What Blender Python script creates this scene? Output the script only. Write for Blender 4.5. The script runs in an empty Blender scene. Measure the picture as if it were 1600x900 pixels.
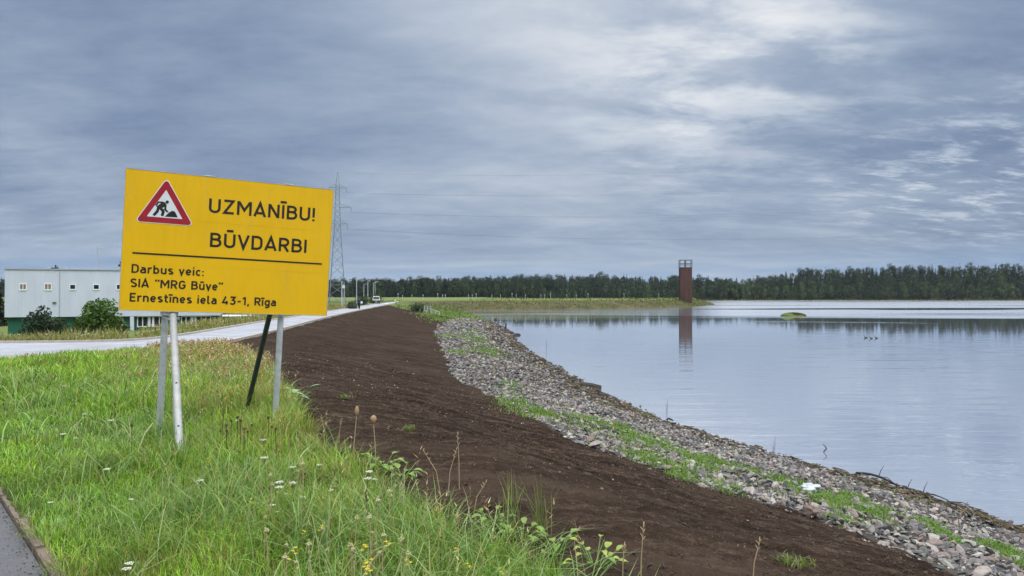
import bpy, bmesh, math, random
import numpy as np
from mathutils import Vector, Matrix, Euler

random.seed(7)
rng = np.random.default_rng(11)
S = bpy.context.scene
COL = S.collection
R = math.radians
F = 1142.0            # focal length in pixels of a 1600 px wide frame
EYE = 4.6             # metres above the water
HZ = 462.0            # horizon row

# ------------------------------------------------------------------ camera
cd = bpy.data.cameras.new('camera')
cam = bpy.data.objects.new('camera', cd)
COL.objects.link(cam)
cd.sensor_width = 36.0
cd.lens = F / 1600 * 36
cd.clip_start = 0.05
cd.clip_end = 20000
cam.location = (0, 0, EYE)
cam.rotation_euler = (R(90) + math.atan((HZ - 450) / F), 0, 0)
S.camera = cam

# ------------------------------------------------------------------ exposure
S.view_settings.view_transform = 'Standard'
S.view_settings.look = 'None'
S.view_settings.gamma = 1.0
S.view_settings.use_curve_mapping = False
S.view_settings.exposure = 0.0
S.cycles.max_bounces = 6
S.cycles.diffuse_bounces = 2
S.cycles.glossy_bounces = 3
S.cycles.transmission_bounces = 4
S.cycles.transparent_max_bounces = 6
S.cycles.use_denoising = True
S.cycles.use_adaptive_sampling = True
S.cycles.adaptive_threshold = 0.02

# ------------------------------------------------------------------ world
SUN_EL, SUN_ROT = 52.0, 150.0      # degrees; rotation clockwise from +Y
W = bpy.data.worlds.new('World')
S.world = W
W.use_nodes = True
nt = W.node_tree
nt.nodes.clear()


class NB:
    """tiny node builder"""
    def __init__(s, tree): s.t = tree
    def n(s, typ, **kw):
        nd = s.t.nodes.new(typ)
        for k, v in kw.items(): setattr(nd, k, v)
        return nd
    def lk(s, a, b): s.t.links.new(a, b)
    def val(s, inp, v):
        if hasattr(v, 'is_linked') or isinstance(v, bpy.types.NodeSocket): s.lk(v, inp)
        else: inp.default_value = v
    def math(s, op, a, b=0.0, c=0.0, clamp=False):
        nd = s.n('ShaderNodeMath', operation=op, use_clamp=clamp)
        s.val(nd.inputs[0], a); s.val(nd.inputs[1], b); s.val(nd.inputs[2], c)
        return nd.outputs[0]
    def vmath(s, op, a, b=(0, 0, 0)):
        nd = s.n('ShaderNodeVectorMath', operation=op)
        s.val(nd.inputs[0], a); s.val(nd.inputs[1], b)
        return nd.outputs['Value'] if op in ('DOT_PRODUCT', 'LENGTH', 'DISTANCE') else nd.outputs['Vector']
    def noise(s, vec, scale, detail=4.0, rough=0.55, dist=0.0, lac=2.0):
        nd = s.n('ShaderNodeTexNoise')
        if vec is not None: s.lk(vec, nd.inputs['Vector'])
        nd.inputs['Scale'].default_value = scale
        nd.inputs['Detail'].default_value = detail
        nd.inputs['Roughness'].default_value = rough
        nd.inputs['Distortion'].default_value = dist
        nd.inputs['Lacunarity'].default_value = lac
        return nd.outputs['Fac']
    def ramp(s, fac, stops, interp='LINEAR'):
        nd = s.n('ShaderNodeValToRGB')
        cr = nd.color_ramp
        cr.interpolation = interp
        while len(cr.elements) < len(stops): cr.elements.new(0.5)
        for e, (p, c) in zip(cr.elements, stops):
            e.position = p
            e.color = c if len(c) == 4 else (*c, 1)
        s.val(nd.inputs[0], fac)
        return nd.outputs[0]
    def mix(s, fac, a, b, blend='MIX'):
        nd = s.n('ShaderNodeMix', data_type='RGBA', blend_type=blend)
        s.val(nd.inputs[0], fac)
        for i, v in ((6, a), (7, b)):
            if isinstance(v, tuple) and len(v) == 3: v = (*v, 1)
            s.val(nd.inputs[i], v)
        return nd.outputs[2]
    def maprange(s, v, a, b, c=0.0, d=1.0, smooth=True):
        nd = s.n('ShaderNodeMapRange')
        nd.interpolation_type = 'SMOOTHSTEP' if smooth else 'LINEAR'
        s.val(nd.inputs[0], v)
        for i, q in enumerate((a, b, c, d)): nd.inputs[i + 1].default_value = q
        return nd.outputs[0]
    def mapping(s, vec, loc=(0, 0, 0), rot=(0, 0, 0), scale=(1, 1, 1)):
        nd = s.n('ShaderNodeMapping')
        s.lk(vec, nd.inputs[0])
        nd.inputs[1].default_value = loc
        nd.inputs[2].default_value = rot
        nd.inputs[3].default_value = scale
        return nd.outputs[0]


def pixdir(px, py):
    v = Vector(((px - 800) / F, 1.0, (HZ - py) / F))
    return v.normalized()


def build_sky():
    b = NB(nt)
    d = b.n('ShaderNodeTexCoord').outputs['Generated']
    sp = b.n('ShaderNodeSeparateXYZ'); b.lk(d, sp.inputs[0])
    z = b.math('MAXIMUM', sp.outputs[2], 0.0)
    inv = b.math('DIVIDE', 1.0, b.math('ADD', z, 0.19))
    cv = b.n('ShaderNodeCombineXYZ')
    b.lk(b.math('MULTIPLY', sp.outputs[0], inv), cv.inputs[0])
    b.lk(b.math('MULTIPLY', sp.outputs[1], inv), cv.inputs[1])
    p = cv.outputs[0]                                   # point on the cloud deck
    p1 = b.mapping(p, (3.1, 1.7, 0), (0, 0, R(-14)), (0.75, 1.2, 1))
    p2 = b.mapping(p, (7.3, 4.2, 0), (0, 0, R(-10)), (1.0, 1.6, 1))
    big = b.noise(p1, 0.55, 3.0, 0.5, 0.2)
    mid = b.noise(p2, 1.5, 6.0, 0.60, 0.25)
    fine = b.noise(p2, 5.0, 6.0, 0.62, 0.2)
    f = b.math('ADD', 0.355, b.math('MULTIPLY', b.math('SUBTRACT', big, 0.5), 0.46))
    f = b.math('ADD', f, b.math('MULTIPLY', b.math('SUBTRACT', mid, 0.5), 0.54))
    f = b.math('ADD', f, b.math('MULTIPLY', b.math('SUBTRACT', fine, 0.5), 0.24))
    # lighter breaks in the deck, each at its own place in the sky
    def lobe(px, py, sharp, amp):
        c = b.vmath('DOT_PRODUCT', d, tuple(pixdir(px, py)))
        e = b.math('EXPONENT', b.math('MULTIPLY', b.math('SUBTRACT', c, 1.0), sharp))
        return b.math('MULTIPLY', e, amp)
    # broken edges for the lobes
    brk = b.maprange(b.noise(p2, 2.2, 6.0, 0.62, 0.2), 0.36, 0.64)
    brkf = b.maprange(b.noise(b.mapping(p, (1, 2, 0), (0, 0, R(-12)), (0.8, 1.6, 1)), 6.0, 6.0, 0.65, 0.2), 0.45, 0.68)
    for (px, py, sh, am, m) in LOBES:
        l = lobe(px, py, sh, am)
        if m == 1: l = b.math('MULTIPLY', l, brk)
        if m == 2: l = b.math('MULTIPLY', l, brkf)
        f = b.math('ADD', f, l)
    col = b.ramp(f, SKY_RAMP)
    # hazy bluish foot of the sky with thin bright bands
    foot = b.maprange(z, 0.01, 0.085, 1.0, 0.0)
    band = b.noise(b.mapping(d, (0, 0, 0), (0, 0, 0), (1.6, 1.6, 26)), 1.5, 4.0, 0.55, 0.5)
    fcol = b.ramp(band, FOOT_RAMP)
    col = b.mix(b.math('MULTIPLY', foot, 0.75), col, fcol)
    lum = b.maprange(z, 0.36, 0.95, 1.0, ZENITH)        # overcast brightens overhead; boosted well past that, out of view, to light the ground
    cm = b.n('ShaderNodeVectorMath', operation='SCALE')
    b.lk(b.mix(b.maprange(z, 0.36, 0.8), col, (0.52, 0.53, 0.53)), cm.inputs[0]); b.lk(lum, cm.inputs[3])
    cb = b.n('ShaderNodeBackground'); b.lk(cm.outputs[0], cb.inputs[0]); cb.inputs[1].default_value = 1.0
    sk = b.n('ShaderNodeTexSky', sky_type='NISHITA')
    sk.sun_disc = False
    sk.sun_elevation = R(SUN_EL); sk.sun_rotation = R(SUN_ROT)
    sb = b.n('ShaderNodeBackground'); b.lk(sk.outputs[0], sb.inputs[0]); sb.inputs[1].default_value = 0.06
    mx = b.n('ShaderNodeMixShader'); mx.inputs[0].default_value = 0.9
    b.lk(sb.outputs[0], mx.inputs[1]); b.lk(cb.outputs[0], mx.inputs[2])
    out = b.n('ShaderNodeOutputWorld'); b.lk(mx.outputs[0], out.inputs[0])


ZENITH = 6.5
#        px    py    sharp  amp  mask
LOBES = [(1140, 50, 55, 0.38, 1), (1010, 95, 140, 0.10, 1), (860, 10, 24, 0.20, 0), (1240, 50, 160, .20, 1),
         (1500, 268, 260, 0.28, 2), (1600, 262, 220, 0.28, 2), (1350, 288, 320, 0.20, 2), (1060, 215, 260, 0.18, 2),
         (60, 310, 60, 0.14, 1), (760, 240, 16, 0.08, 0), (120, 150, 12, -0.17, 0), (560, 120, 30, -0.05, 0), (1680, 130, 40, -0.16, 0), (1330, 180, 60, -0.08, 0)]
SKY_RAMP = [(0.08, (0.165, 0.235, 0.385)), (0.36, (0.322, 0.402, 0.540)), (0.56, (0.490, 0.562, 0.680)),
            (0.78, (0.690, 0.740, 0.815)), (1.0, (0.870, 0.890, 0.925))]
FOOT_RAMP = [(0.30, (0.235, 0.400, 0.660)), (0.46, (0.350, 0.500, 0.720)), (0.60, (0.500, 0.610, 0.760)), (0.74, (0.700, 0.755, 0.830))]
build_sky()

sl = bpy.data.lights.new('sun', 'SUN')
sun = bpy.data.objects.new('sun', sl)
COL.objects.link(sun)
sl.energy = 1.5
sl.angle = R(35)
sl.color = (1.0, 0.96, 0.90)
_sd = Vector((math.sin(R(SUN_ROT)) * math.cos(R(SUN_EL)), math.cos(R(SUN_ROT)) * math.cos(R(SUN_EL)), math.sin(R(SUN_EL))))
sun.rotation_euler = _sd.to_track_quat('Z', 'Y').to_euler()
sun.location = (0, 0, 60)

# ------------------------------------------------------------------ helpers
def tag(o, label=None, cat=None, group=None, kind=None):
    if label: o['label'] = label
    if cat: o['category'] = cat
    if group: o['group'] = group
    if kind: o['kind'] = kind
    return o


def thing(name, label, cat, loc=(0, 0, 0), rz=0.0, group=None):
    o = bpy.data.objects.new(name, None)
    COL.objects.link(o)
    o.empty_display_size = 0.2
    o.location = loc
    o.rotation_euler = (0, 0, rz)
    return tag(o, label, cat, group)


def arrays(name, v, loops, totals, m=None, parent=None, col=None, smooth=False, link=True):
    me = bpy.data.meshes.new(name)
    v = np.asarray(v, np.float32); loops = np.asarray(loops, np.int32); totals = np.asarray(totals, np.int32)
    me.vertices.add(len(v)); me.vertices.foreach_set('co', v.ravel())
    me.loops.add(len(loops)); me.loops.foreach_set('vertex_index', loops)
    me.polygons.add(len(totals))
    st = np.zeros(len(totals), np.int32); st[1:] = np.cumsum(totals)[:-1]
    me.polygons.foreach_set('loop_start', st)
    me.polygons.foreach_set('loop_total', totals)
    me.polygons.foreach_set('use_smooth', np.full(len(totals), smooth, bool))
    if col is not None:
        a = me.color_attributes.new('tint', 'FLOAT_COLOR', 'POINT')
        c = np.ones((len(v), 4), np.float32); c[:, :3] = col
        a.data.foreach_set('color', c.ravel())
    me.update(calc_edges=True)
    me.validate()
    if m: me.materials.append(m)
    if not link: return me
    o = bpy.data.objects.new(name, me)
    COL.objects.link(o)
    if parent: o.parent = parent
    return o


def quads(n_faces, k): return np.full(n_faces, k, np.int32)


def obj(name, bm, m, parent=None, smooth=False):
    me = bpy.data.meshes.new(name)
    bmesh.ops.recalc_face_normals(bm, faces=bm.faces)
    bm.to_mesh(me); bm.free()
    if smooth:
        for p in me.polygons: p.use_smooth = True
    if m: me.materials.append(m)
    o = bpy.data.objects.new(name, me)
    COL.objects.link(o)
    if parent: o.parent = parent
    return o


def bx(bm, x0, x1, y0, y1, z0, z1, bev=0.0, mat=None):
    r = bmesh.ops.create_cube(bm, size=1.0)
    vs = r['verts']
    for v in vs:
        v.co = Vector(((x0 + x1) / 2 + v.co.x * (x1 - x0), (y0 + y1) / 2 + v.co.y * (y1 - y0), (z0 + z1) / 2 + v.co.z * (z1 - z0)))
        if mat is not None: v.co = mat @ v.co
    if bev:
        es = list({e for v in vs for e in v.link_edges})
        bmesh.ops.bevel(bm, geom=es, offset=bev, segments=2, affect='EDGES', profile=0.5)


def tube(bm, pts, r, seg=8, cap=True):
    """tube along points; r a number or one per point"""
    pts = [Vector(p) for p in pts]
    n = len(pts)
    rs = [r] * n if isinstance(r, (int, float)) else list(r)
    rings = []
    up0 = None
    for i, p in enumerate(pts):
        t = (pts[min(i + 1, n - 1)] - pts[max(i - 1, 0)]).normalized()
        if up0 is None:
            up0 = Vector((0, 0, 1)) if abs(t.z) < 0.9 else Vector((1, 0, 0))
        a = t.cross(up0).normalized()
        c = a.cross(t).normalized()
        up0 = c
        rings.append([bm.verts.new(p + (a * math.cos(2 * math.pi * k / seg) + c * math.sin(2 * math.pi * k / seg)) * rs[i]) for k in range(seg)])
    for i in range(n - 1):
        for k in range(seg):
            bm.faces.new((rings[i][k], rings[i][(k + 1) % seg], rings[i + 1][(k + 1) % seg], rings[i + 1][k]))
    if cap:
        bm.faces.new(rings[0][::-1]); bm.faces.new(rings[-1])


def dup(root, loc, rz=0.0, sc=1.0, label=None, group=None):
    def cp(o, par):
        c = o.copy(); COL.objects.link(c)
        if par is not None: c.parent = par
        for ch in kids.get(o.name, ()): cp(ch, c)
        return c
    kids = {root.name: list(root.children)}
    for ch in root.children:
        kids[ch.name] = list(ch.children)
    r = cp(root, None)
    r.location = loc; r.rotation_euler = (0, 0, rz); r.scale = (sc, sc, sc)
    if label: r['label'] = label
    if group: r['group'] = group
    return r


# value noise (numpy)
def _hash(i, j, s):
    h = (i.astype(np.int64) * 374761393 + j.astype(np.int64) * 668265263 + s * 1442695041) & 0x7fffffff
    h = ((h ^ (h >> 13)) * 1274126177) & 0x7fffffff
    return ((h ^ (h >> 16)) & 0xffff) / 65535.0


def vn(x, y, s=0):
    x = np.asarray(x, float); y = np.asarray(y, float)
    i = np.floor(x); j = np.floor(y); u = x - i; w = y - j
    u = u * u * (3 - 2 * u); w = w * w * (3 - 2 * w)
    i = i.astype(np.int64); j = j.astype(np.int64)
    a = _hash(i, j, s); b = _hash(i + 1, j, s); c = _hash(i, j + 1, s); d = _hash(i + 1, j + 1, s)
    return (a * (1 - u) + b * u) * (1 - w) + (c * (1 - u) + d * u) * w


def fbm(x, y, o=4, s=0):
    t = 0; am = 0.5; f = 1.0
    for k in range(o):
        t = t + am * (vn(np.asarray(x) * f, np.asarray(y) * f, s + k * 17) - 0.5); am *= 0.5; f *= 2.03
    return t


def sstep(a, b, v):
    t = np.clip((np.asarray(v, float) - a) / (b - a), 0, 1)
    return t * t * (3 - 2 * t)


# ------------------------------------------------------------------ the lie of the land
def wl(px, py, z=0.0):
    """the point at height z seen at a pixel of the photograph"""
    D = (EYE - z) * F / (py - HZ)
    return ((px - 800) / F * D, D)


NEAR_SHORE = [(13.2, -40), (12.6, 0), (11.6, 6.0), (10.9, 10.0)] + [wl(*p) for p in
             ((1600, 832), (1500, 795), (1400, 765), (1300, 735), (1200, 707), (1100, 680), (1000, 645), (920, 606), (870, 575),
              (830, 555), (800, 529), (790, 515), (770, 505), (745, 495.5))]
FRONT = [(-13.5, 205), (-13.0, 228), (-6, 241), (15, 250), (47, 270), (68, 298), (80, 318), (97, 350), (103, 372)]
BACK = [(98, 388), (80, 372), (50, 352), (10, 345), (-6, 420), (10, 640)]
FAR_SHORE = [(60, 672), (150, 690), (250, 705), (330, 700), (420, 690), (520, 700), (640, 690), (900, 640), (1500, 500)]
LAKE = np.array(NEAR_SHORE + FRONT + BACK + FAR_SHORE + [(1500, -40)], float)


def seg_dist(x, y, poly, closed=False):
    x = np.asarray(x, float); y = np.asarray(y, float)
    best = np.full(x.shape, 1e9)
    n = len(poly)
    for i in range(n if closed else n - 1):
        ax, ay = poly[i]; bx_, by_ = poly[(i + 1) % n]
        dx, dy = bx_ - ax, by_ - ay
        t = np.clip(((x - ax) * dx + (y - ay) * dy) / (dx * dx + dy * dy + 1e-12), 0, 1)
        best = np.minimum(best, np.hypot(x - ax - t * dx, y - ay - t * dy))
    return best


def inside(x, y, poly):
    x = np.asarray(x, float); y = np.asarray(y, float)
    c = np.zeros(x.shape, bool)
    n = len(poly)
    for i in range(n):
        ax, ay = poly[i]; bx_, by_ = poly[i - 1]
        cond = ((ay > y) != (by_ > y))
        with np.errstate(divide='ignore', invalid='ignore'):
            c ^= cond & (x < (bx_ - ax) * (y - ay) / (by_ - ay + 1e-12) + ax)
    return c


def shore_d(x, y):
    d = seg_dist(x, y, LAKE, True)
    d = d + fbm(np.asarray(x) * 0.7, np.asarray(y) * 0.7, 4, 5) * np.clip(0.9 + np.asarray(y) * 0.012, 0.9, 2.4)
    return np.where(inside(x, y, LAKE), -np.abs(d), d)


ROAD_NEAR = [(-75, 15), (-40, 16), (-22, 19), (-16.5, 22), (-13.2, 26.5), (-12.5, 31), (-14.2, 45), (-18.3, 72.7), (-29, 171), (-35, 228), (-40, 280)]
ROAD_FAR = [(-75, 31), (-40, 32), (-24, 32.2), (-19, 32.8), (-17.4, 34), (-17.2, 37), (-18.4, 46.5), (-22, 74), (-33, 172), (-39.5, 229), (-44, 280)]
WX = [0, 5, 13, 23, 31, 45, 73, 171, 200]
WY = [10.2, 10.4, 13.2, 13.7, 15.9, 16.6, 18.6, 19.3, 19.0]


def kerb_x(y): return -2.62 - (np.asarray(y, float) - 4.17) * (1.9 / 2.17)


def H(x, y):
    x = np.asarray(x, float); y = np.asarray(y, float)
    d = shore_d(x, y)
    rd = seg_dist(x, y, ROAD_NEAR)
    rf = seg_dist(x, y, ROAD_FAR)
    road_poly = ROAD_NEAR + ROAD_FAR[::-1]
    inr = inside(x, y, road_poly)
    nearside = (y < np.interp(x, [p[0] for p in ROAD_NEAR[:5]], [p[1] for p in ROAD_NEAR[:5]])) & (x < -10) | ((x >= -13.2) & (y < 31))
    zp = np.where(nearside, 2.5 + 0.5 * sstep(0.6, 8.5, rd), 2.5)
    # land beyond the road falls away towards the works building
    beyond = inside(x, y, ROAD_FAR + [(-400, 280), (-400, 31)])
    fall = np.interp(rf, [0, 0.8, 5, 14, 28, 60], [2.5, 2.45, 1.95, 1.25, 0.4, 0.4])
    fall2 = np.interp(rf, [0, 1, 6, 30], [2.5, 2.5, 2.2, 2.0])
    fm = sstep(85, 130, y)
    zp = np.where(beyond & ~inr, fall * (1 - fm) + fall2 * fm, zp)
    pen = sstep(190, 245, y)
    zp = zp * (1 - pen) + 3.35 * pen
    # forest hill on the far shore
    far = sstep(560, 660, y)
    px = 800 + F * x / np.maximum(y, 1)
    top = np.interp(px, TREE_PX, TREE_PY)
    hill = np.maximum(1.2, EYE + (HZ - top) / F * np.clip(y, 600, 770) - 18.0)
    zp = zp * (1 - far) + (1.6 + hill * sstep(8, 75, d)) * far
    w = np.interp(y, WX, WY)
    w = np.where((y > 200) & (x > -14.5), 11.0, w)
    w = np.where(y > 500, 14.0, w)
    t = np.clip(d / w, 0, 3)
    k = 0.10
    hh = np.clip(0.5 + 0.5 * (1 - t) / k, 0, 1)
    soft = (1 * (1 - hh) + t * hh) - k * hh * (1 - hh)
    soft = np.minimum(soft, 1.0)
    z = zp * soft
    z = z + np.where(d > 0, fbm(x * 0.35, y * 0.35, 3, 9) * 0.16 * sstep(0, 2, d) * (1 - inr) * np.minimum(1, rf), 0)
    z = np.where(d < 0, -np.minimum(0.28 * np.abs(d), 2.5), z)
    z = np.where(inr & (y < 300), 2.42, z)
    z = np.where((x < kerb_x(y) + 0.05) & (y < 17) & (y > -20) & (x > -14), 2.80, z)
    return z


TREE_PX = [300, 540, 600, 640, 700, 760, 850, 940, 1000, 1060, 1100, 1130, 1160, 1200, 1250, 1300, 1400, 1500, 1600, 1800]
TREE_PY = [444, 441, 441, 436, 437, 434, 432, 430, 433, 432, 431, 436, 436, 430, 421, 419, 416, 413, 412, 410]


def h1(x, y): return float(H(np.array([x]), np.array([y]))[0])


def hit(px, py, up=0.0):
    """ground point met by the line of sight through a pixel"""
    D = np.concatenate([np.arange(2.2, 60, 0.02), np.arange(60, 400, 0.1)])
    x = (px - 800) / F * D; zs = EYE - (py - HZ) / F * D
    g = H(x, D) + up
    i = np.argmax(zs <= g)
    return float(x[i]), float(D[i]), float(g[i] - up)


SOIL_EDGE_PX = [(425, 578), (450, 628), (500, 700), (552, 745), (615, 780), (675, 820), (740, 862), (820, 905), (880, 935)]
se = [hit(*p)[:2] for p in SOIL_EDGE_PX]
SOIL_EDGE = [(1.9, -3), (1.3, 2.0)] + se[::-1] + [(-9.6, 24.5), (-11.8, 29.5)] + ROAD_NEAR[5:9]
_sy = np.array([p[1] for p in SOIL_EDGE]); _sx = np.array([p[0] for p in SOIL_EDGE])
_o = np.argsort(_sy); _sy = _sy[_o]; _sx = _sx[_o]
STONE_PX = [(1504, 900), (1432, 871), (1365, 844), (1285, 817), (1225, 792), (1107, 762), (1045, 740), (982, 717), (900, 690), (840, 661),
            (755, 612), (707, 590), (698, 565), (687, 534), (680, 517), (695, 505)]
st_ = [hit(*p)[:2] for p in STONE_PX]
_tx = np.array([7.4, 6.4] + [p[0] for p in st_]); _ty = np.array([-3, 4.5] + [p[1] for p in st_])
_o = np.argsort(_ty); _ty = _ty[_o]; _tx = _tx[_o]
STONE_END = 132.0


def soil_x(y): return np.interp(y, _sy, _sx)
def stone_x(y): return np.interp(y, _ty, _tx)
def soil_end(x): return np.interp(x, [-29, -20, -11.6, -8], [171, 140, 123, 118])


def region(x, y, d):
    """0 grass, 1 soil, 2 stones, 3 lake bed"""
    j = fbm(x * 1.3, y * 1.3, 3, 3) * np.clip(0.25 + y * 0.012, 0.25, 1.6)
    reg = np.zeros(x.shape, int)
    soil = (x > soil_x(y) + j * 0.8) & (y < soil_end(x) + j * 6) & (d > 0)
    reg[soil] = 1
    st = (x > stone_x(y) + j) & (y < STONE_END + j * 5) & (d > -0.4) & (y > -20) & (x < 40)
    reg[st] = 2
    reg[(d <= -0.4)] = 3
    return reg


# ------------------------------------------------------------------ materials
def new_mat(name):
    m = bpy.data.materials.new(name)
    m.use_nodes = True
    m.node_tree.nodes.clear()
    return m, NB(m.node_tree)


def pbsdf(b, **kw):
    p = b.n('ShaderNodeBsdfPrincipled')
    for k, v in kw.items(): b.val(p.inputs[k.replace('_', ' ')], v)
    return p


def finish(b, sh):
    o = b.n('ShaderNodeOutputMaterial'); b.lk(sh, o.inputs[0])


def c4(c): return (*c, 1) if len(c) == 3 else c


def simple(name, col, rough=0.5, var=0.12, scale=6.0, metal=0.0, bump=0.0, spec=0.5):
    m, b = new_mat(name)
    pos = b.n('ShaderNodeTexCoord').outputs['Object']
    nz = b.noise(pos, scale, 5.0, 0.6)
    nz2 = b.noise(pos, scale * 7.3, 4.0, 0.6)
    mm = b.math('ADD', b.math('MULTIPLY', nz, 0.7), b.math('MULTIPLY', nz2, 0.3))
    lo = tuple(max(0, c * (1 - var)) for c in col); hi = tuple(min(1, c * (1 + var)) for c in col)
    cc = b.ramp(mm, [(0.3, lo), (0.7, hi)])
    p = pbsdf(b, Base_Color=cc, Roughness=b.maprange(mm, 0.3, 0.7, max(0.02, rough - 0.08), min(1, rough + 0.08)), Metallic=metal)
    p.inputs['Specular IOR Level'].default_value = spec
    if bump:
        bn = b.n('ShaderNodeBump'); bn.inputs['Strength'].default_value = bump; bn.inputs['Distance'].default_value = 0.02
        b.lk(nz2, bn.inputs['Height']); b.lk(bn.outputs[0], p.inputs['Normal'])
    finish(b, p.outputs[0])
    return m


def leafy(name, trans=0.35, rough=0.55, gain=1.0):
    """foliage coloured by the 'tint' attribute of its mesh"""
    m, b = new_mat(name)
    a = b.n('ShaderNodeAttribute'); a.attribute_name = 'tint'
    col = a.outputs['Color']
    p = pbsdf(b, Base_Color=col, Roughness=rough)
    p.inputs['Specular IOR Level'].default_value = 0.25
    t = b.n('ShaderNodeBsdfTranslucent')
    tc = b.mix(1.0, col, (1.25, 1.25, 0.7), 'MULTIPLY'); b.lk(tc, t.inputs[0])
    mx = b.n('ShaderNodeMixShader'); mx.inputs[0].default_value = trans
    b.lk(p.outputs[0], mx.inputs[1]); b.lk(t.outputs[0], mx.inputs[2])
    finish(b, mx.outputs[0])
    return m


def tinted(name, rough=0.8, bump=0.3, scale=25.0, var=0.25):
    """mineral surface coloured by 'tint' with mottling"""
    m, b = new_mat(name)
    a = b.n('ShaderNodeAttribute'); a.attribute_name = 'tint'
    pos = b.n('ShaderNodeNewGeometry').outputs['Position']
    nz = b.noise(pos, scale, 5.0, 0.65)
    g = b.ramp(nz, [(0.3, (1 - var,) * 3), (0.7, (1 + var,) * 3)])
    p = pbsdf(b, Base_Color=b.mix(1.0, a.outputs['Color'], g, 'MULTIPLY'), Roughness=rough)
    bn = b.n('ShaderNodeBump'); bn.inputs['Strength'].default_value = bump; bn.inputs['Distance'].default_value = 0.01
    b.lk(nz, bn.inputs['Height']); b.lk(bn.outputs[0], p.inputs['Normal'])
    finish(b, p.outputs[0])
    return m


def ground_mat():
    m, b = new_mat('meadow_ground')
    pos = b.n('ShaderNodeNewGeometry').outputs['Position']
    n1 = b.noise(pos, 0.25, 5.0, 0.6); n2 = b.noise(pos, 3.0, 6.0, 0.65); n3 = b.noise(pos, 0.04, 4.0, 0.6)
    c1 = b.ramp(n2, [(0.3, (0.030, 0.042, 0.012)), (0.5, (0.060, 0.090, 0.022)), (0.7, (0.095, 0.100, 0.040))])
    c2 = b.ramp(n1, [(0.35, (0.085, 0.130, 0.030)), (0.55, (0.120, 0.150, 0.045)), (0.7, (0.160, 0.140, 0.070))])
    sp = b.n('ShaderNodeSeparateXYZ'); b.lk(pos, sp.inputs[0])
    farf = b.maprange(sp.outputs[1], 25.0, 60.0)
    col = b.mix(farf, c1, c2)
    # the banks of the far spit: dry brownish herbs on the slope, mown green on top
    slope = b.math('MULTIPLY', b.maprange(sp.outputs[1], 190.0, 230.0), b.maprange(sp.outputs[2], 2.6, 3.2, 1.0, 0.0))
    nb = b.noise(b.mapping(pos, scale=(0.25, 0.25, 1.2)), 1.0, 5.0, 0.65)
    bank = b.ramp(nb, [(0.3, (0.040, 0.043, 0.018)), (0.5, (0.076, 0.070, 0.032)), (0.68, (0.120, 0.096, 0.056))])
    col = b.mix(slope, col, bank)
    mown = b.math('MULTIPLY', b.maprange(sp.outputs[1], 190.0, 230.0), b.maprange(sp.outputs[2], 2.9, 3.3))
    mown = b.math('MULTIPLY', mown, b.maprange(sp.outputs[1], 420.0, 500.0, 1.0, 0.0))
    col = b.mix(mown, col, b.ramp(n3, [(0.35, (0.110, 0.165, 0.048)), (0.65, (0.150, 0.178, 0.066))]))
    col = b.mix(b.math('MULTIPLY', b.maprange(sp.outputs[1], 655.0, 675.0), b.maprange(sp.outputs[2], 1.2, 2.2)), col, (0.012, 0.019, 0.010))  # shade among the trees put into the colour of the wooded hill
    p = pbsdf(b, Base_Color=col, Roughness=0.95)
    p.inputs['Specular IOR Level'].default_value = 0.1
    bn = b.n('ShaderNodeBump'); bn.inputs['Strength'].default_value = 0.6; bn.inputs['Distance'].default_value = 0.08
    b.lk(n2, bn.inputs['Height']); b.lk(bn.outputs[0], p.inputs['Normal'])
    finish(b, p.outputs[0])
    return m


def soil_mat():
    m, b = new_mat('bare_soil')
    pos = b.n('ShaderNodeNewGeometry').outputs['Position']
    # raked along the fall of the bank: streaks a little across the view
    sk = b.noise(b.mapping(pos, rot=(0, 0, R(10)), scale=(0.5, 3.2, 1.0)), 1.6, 6.0, 0.65, 0.3)
    n1 = b.noise(pos, 0.22, 4.0, 0.55); n2 = b.noise(pos, 11.0, 7.0, 0.7); n3 = b.noise(pos, 55.0, 4.0, 0.65)
    mm = b.math('ADD', b.math('MULTIPLY', sk, 0.34), b.math('ADD', b.math('MULTIPLY', n2, 0.34), b.math('MULTIPLY', n3, 0.32)))
    col = b.ramp(mm, [(0.40, (0.0065, 0.0043, 0.0030)), (0.48, (0.0225, 0.0150, 0.0105)), (0.54, (0.050, 0.0340, 0.0245)), (0.61, (0.112, 0.082, 0.062))])  # relief shade put into colour: dark pits, light crumbs, moist and dry
    col = b.mix(b.math('ADD', b.math('MULTIPLY', b.maprange(n1, 0.45, 0.72), 0.25), b.math('MULTIPLY', b.maprange(b.noise(b.mapping(pos, rot=(0, 0, R(7)), scale=(0.10, 0.75, 1.0)), 1.4, 5.0, 0.62, 0.4), 0.5, 0.68), 0.45)), col, (0.068, 0.048, 0.036))
    p = pbsdf(b, Base_Color=col, Roughness=1.0)
    p.inputs['Specular IOR Level'].default_value = 0.04
    hsum = b.math('ADD', b.math('MULTIPLY', n2, 0.7), b.math('ADD', b.math('MULTIPLY', sk, 0.8), b.math('MULTIPLY', n3, 0.25)))
    bn = b.n('ShaderNodeBump'); bn.inputs['Strength'].default_value = 0.9; bn.inputs['Distance'].default_value = 0.06
    b.lk(hsum, bn.inputs['Height']); b.lk(bn.outputs[0], p.inputs['Normal'])
    finish(b, p.outputs[0])
    return m


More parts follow.
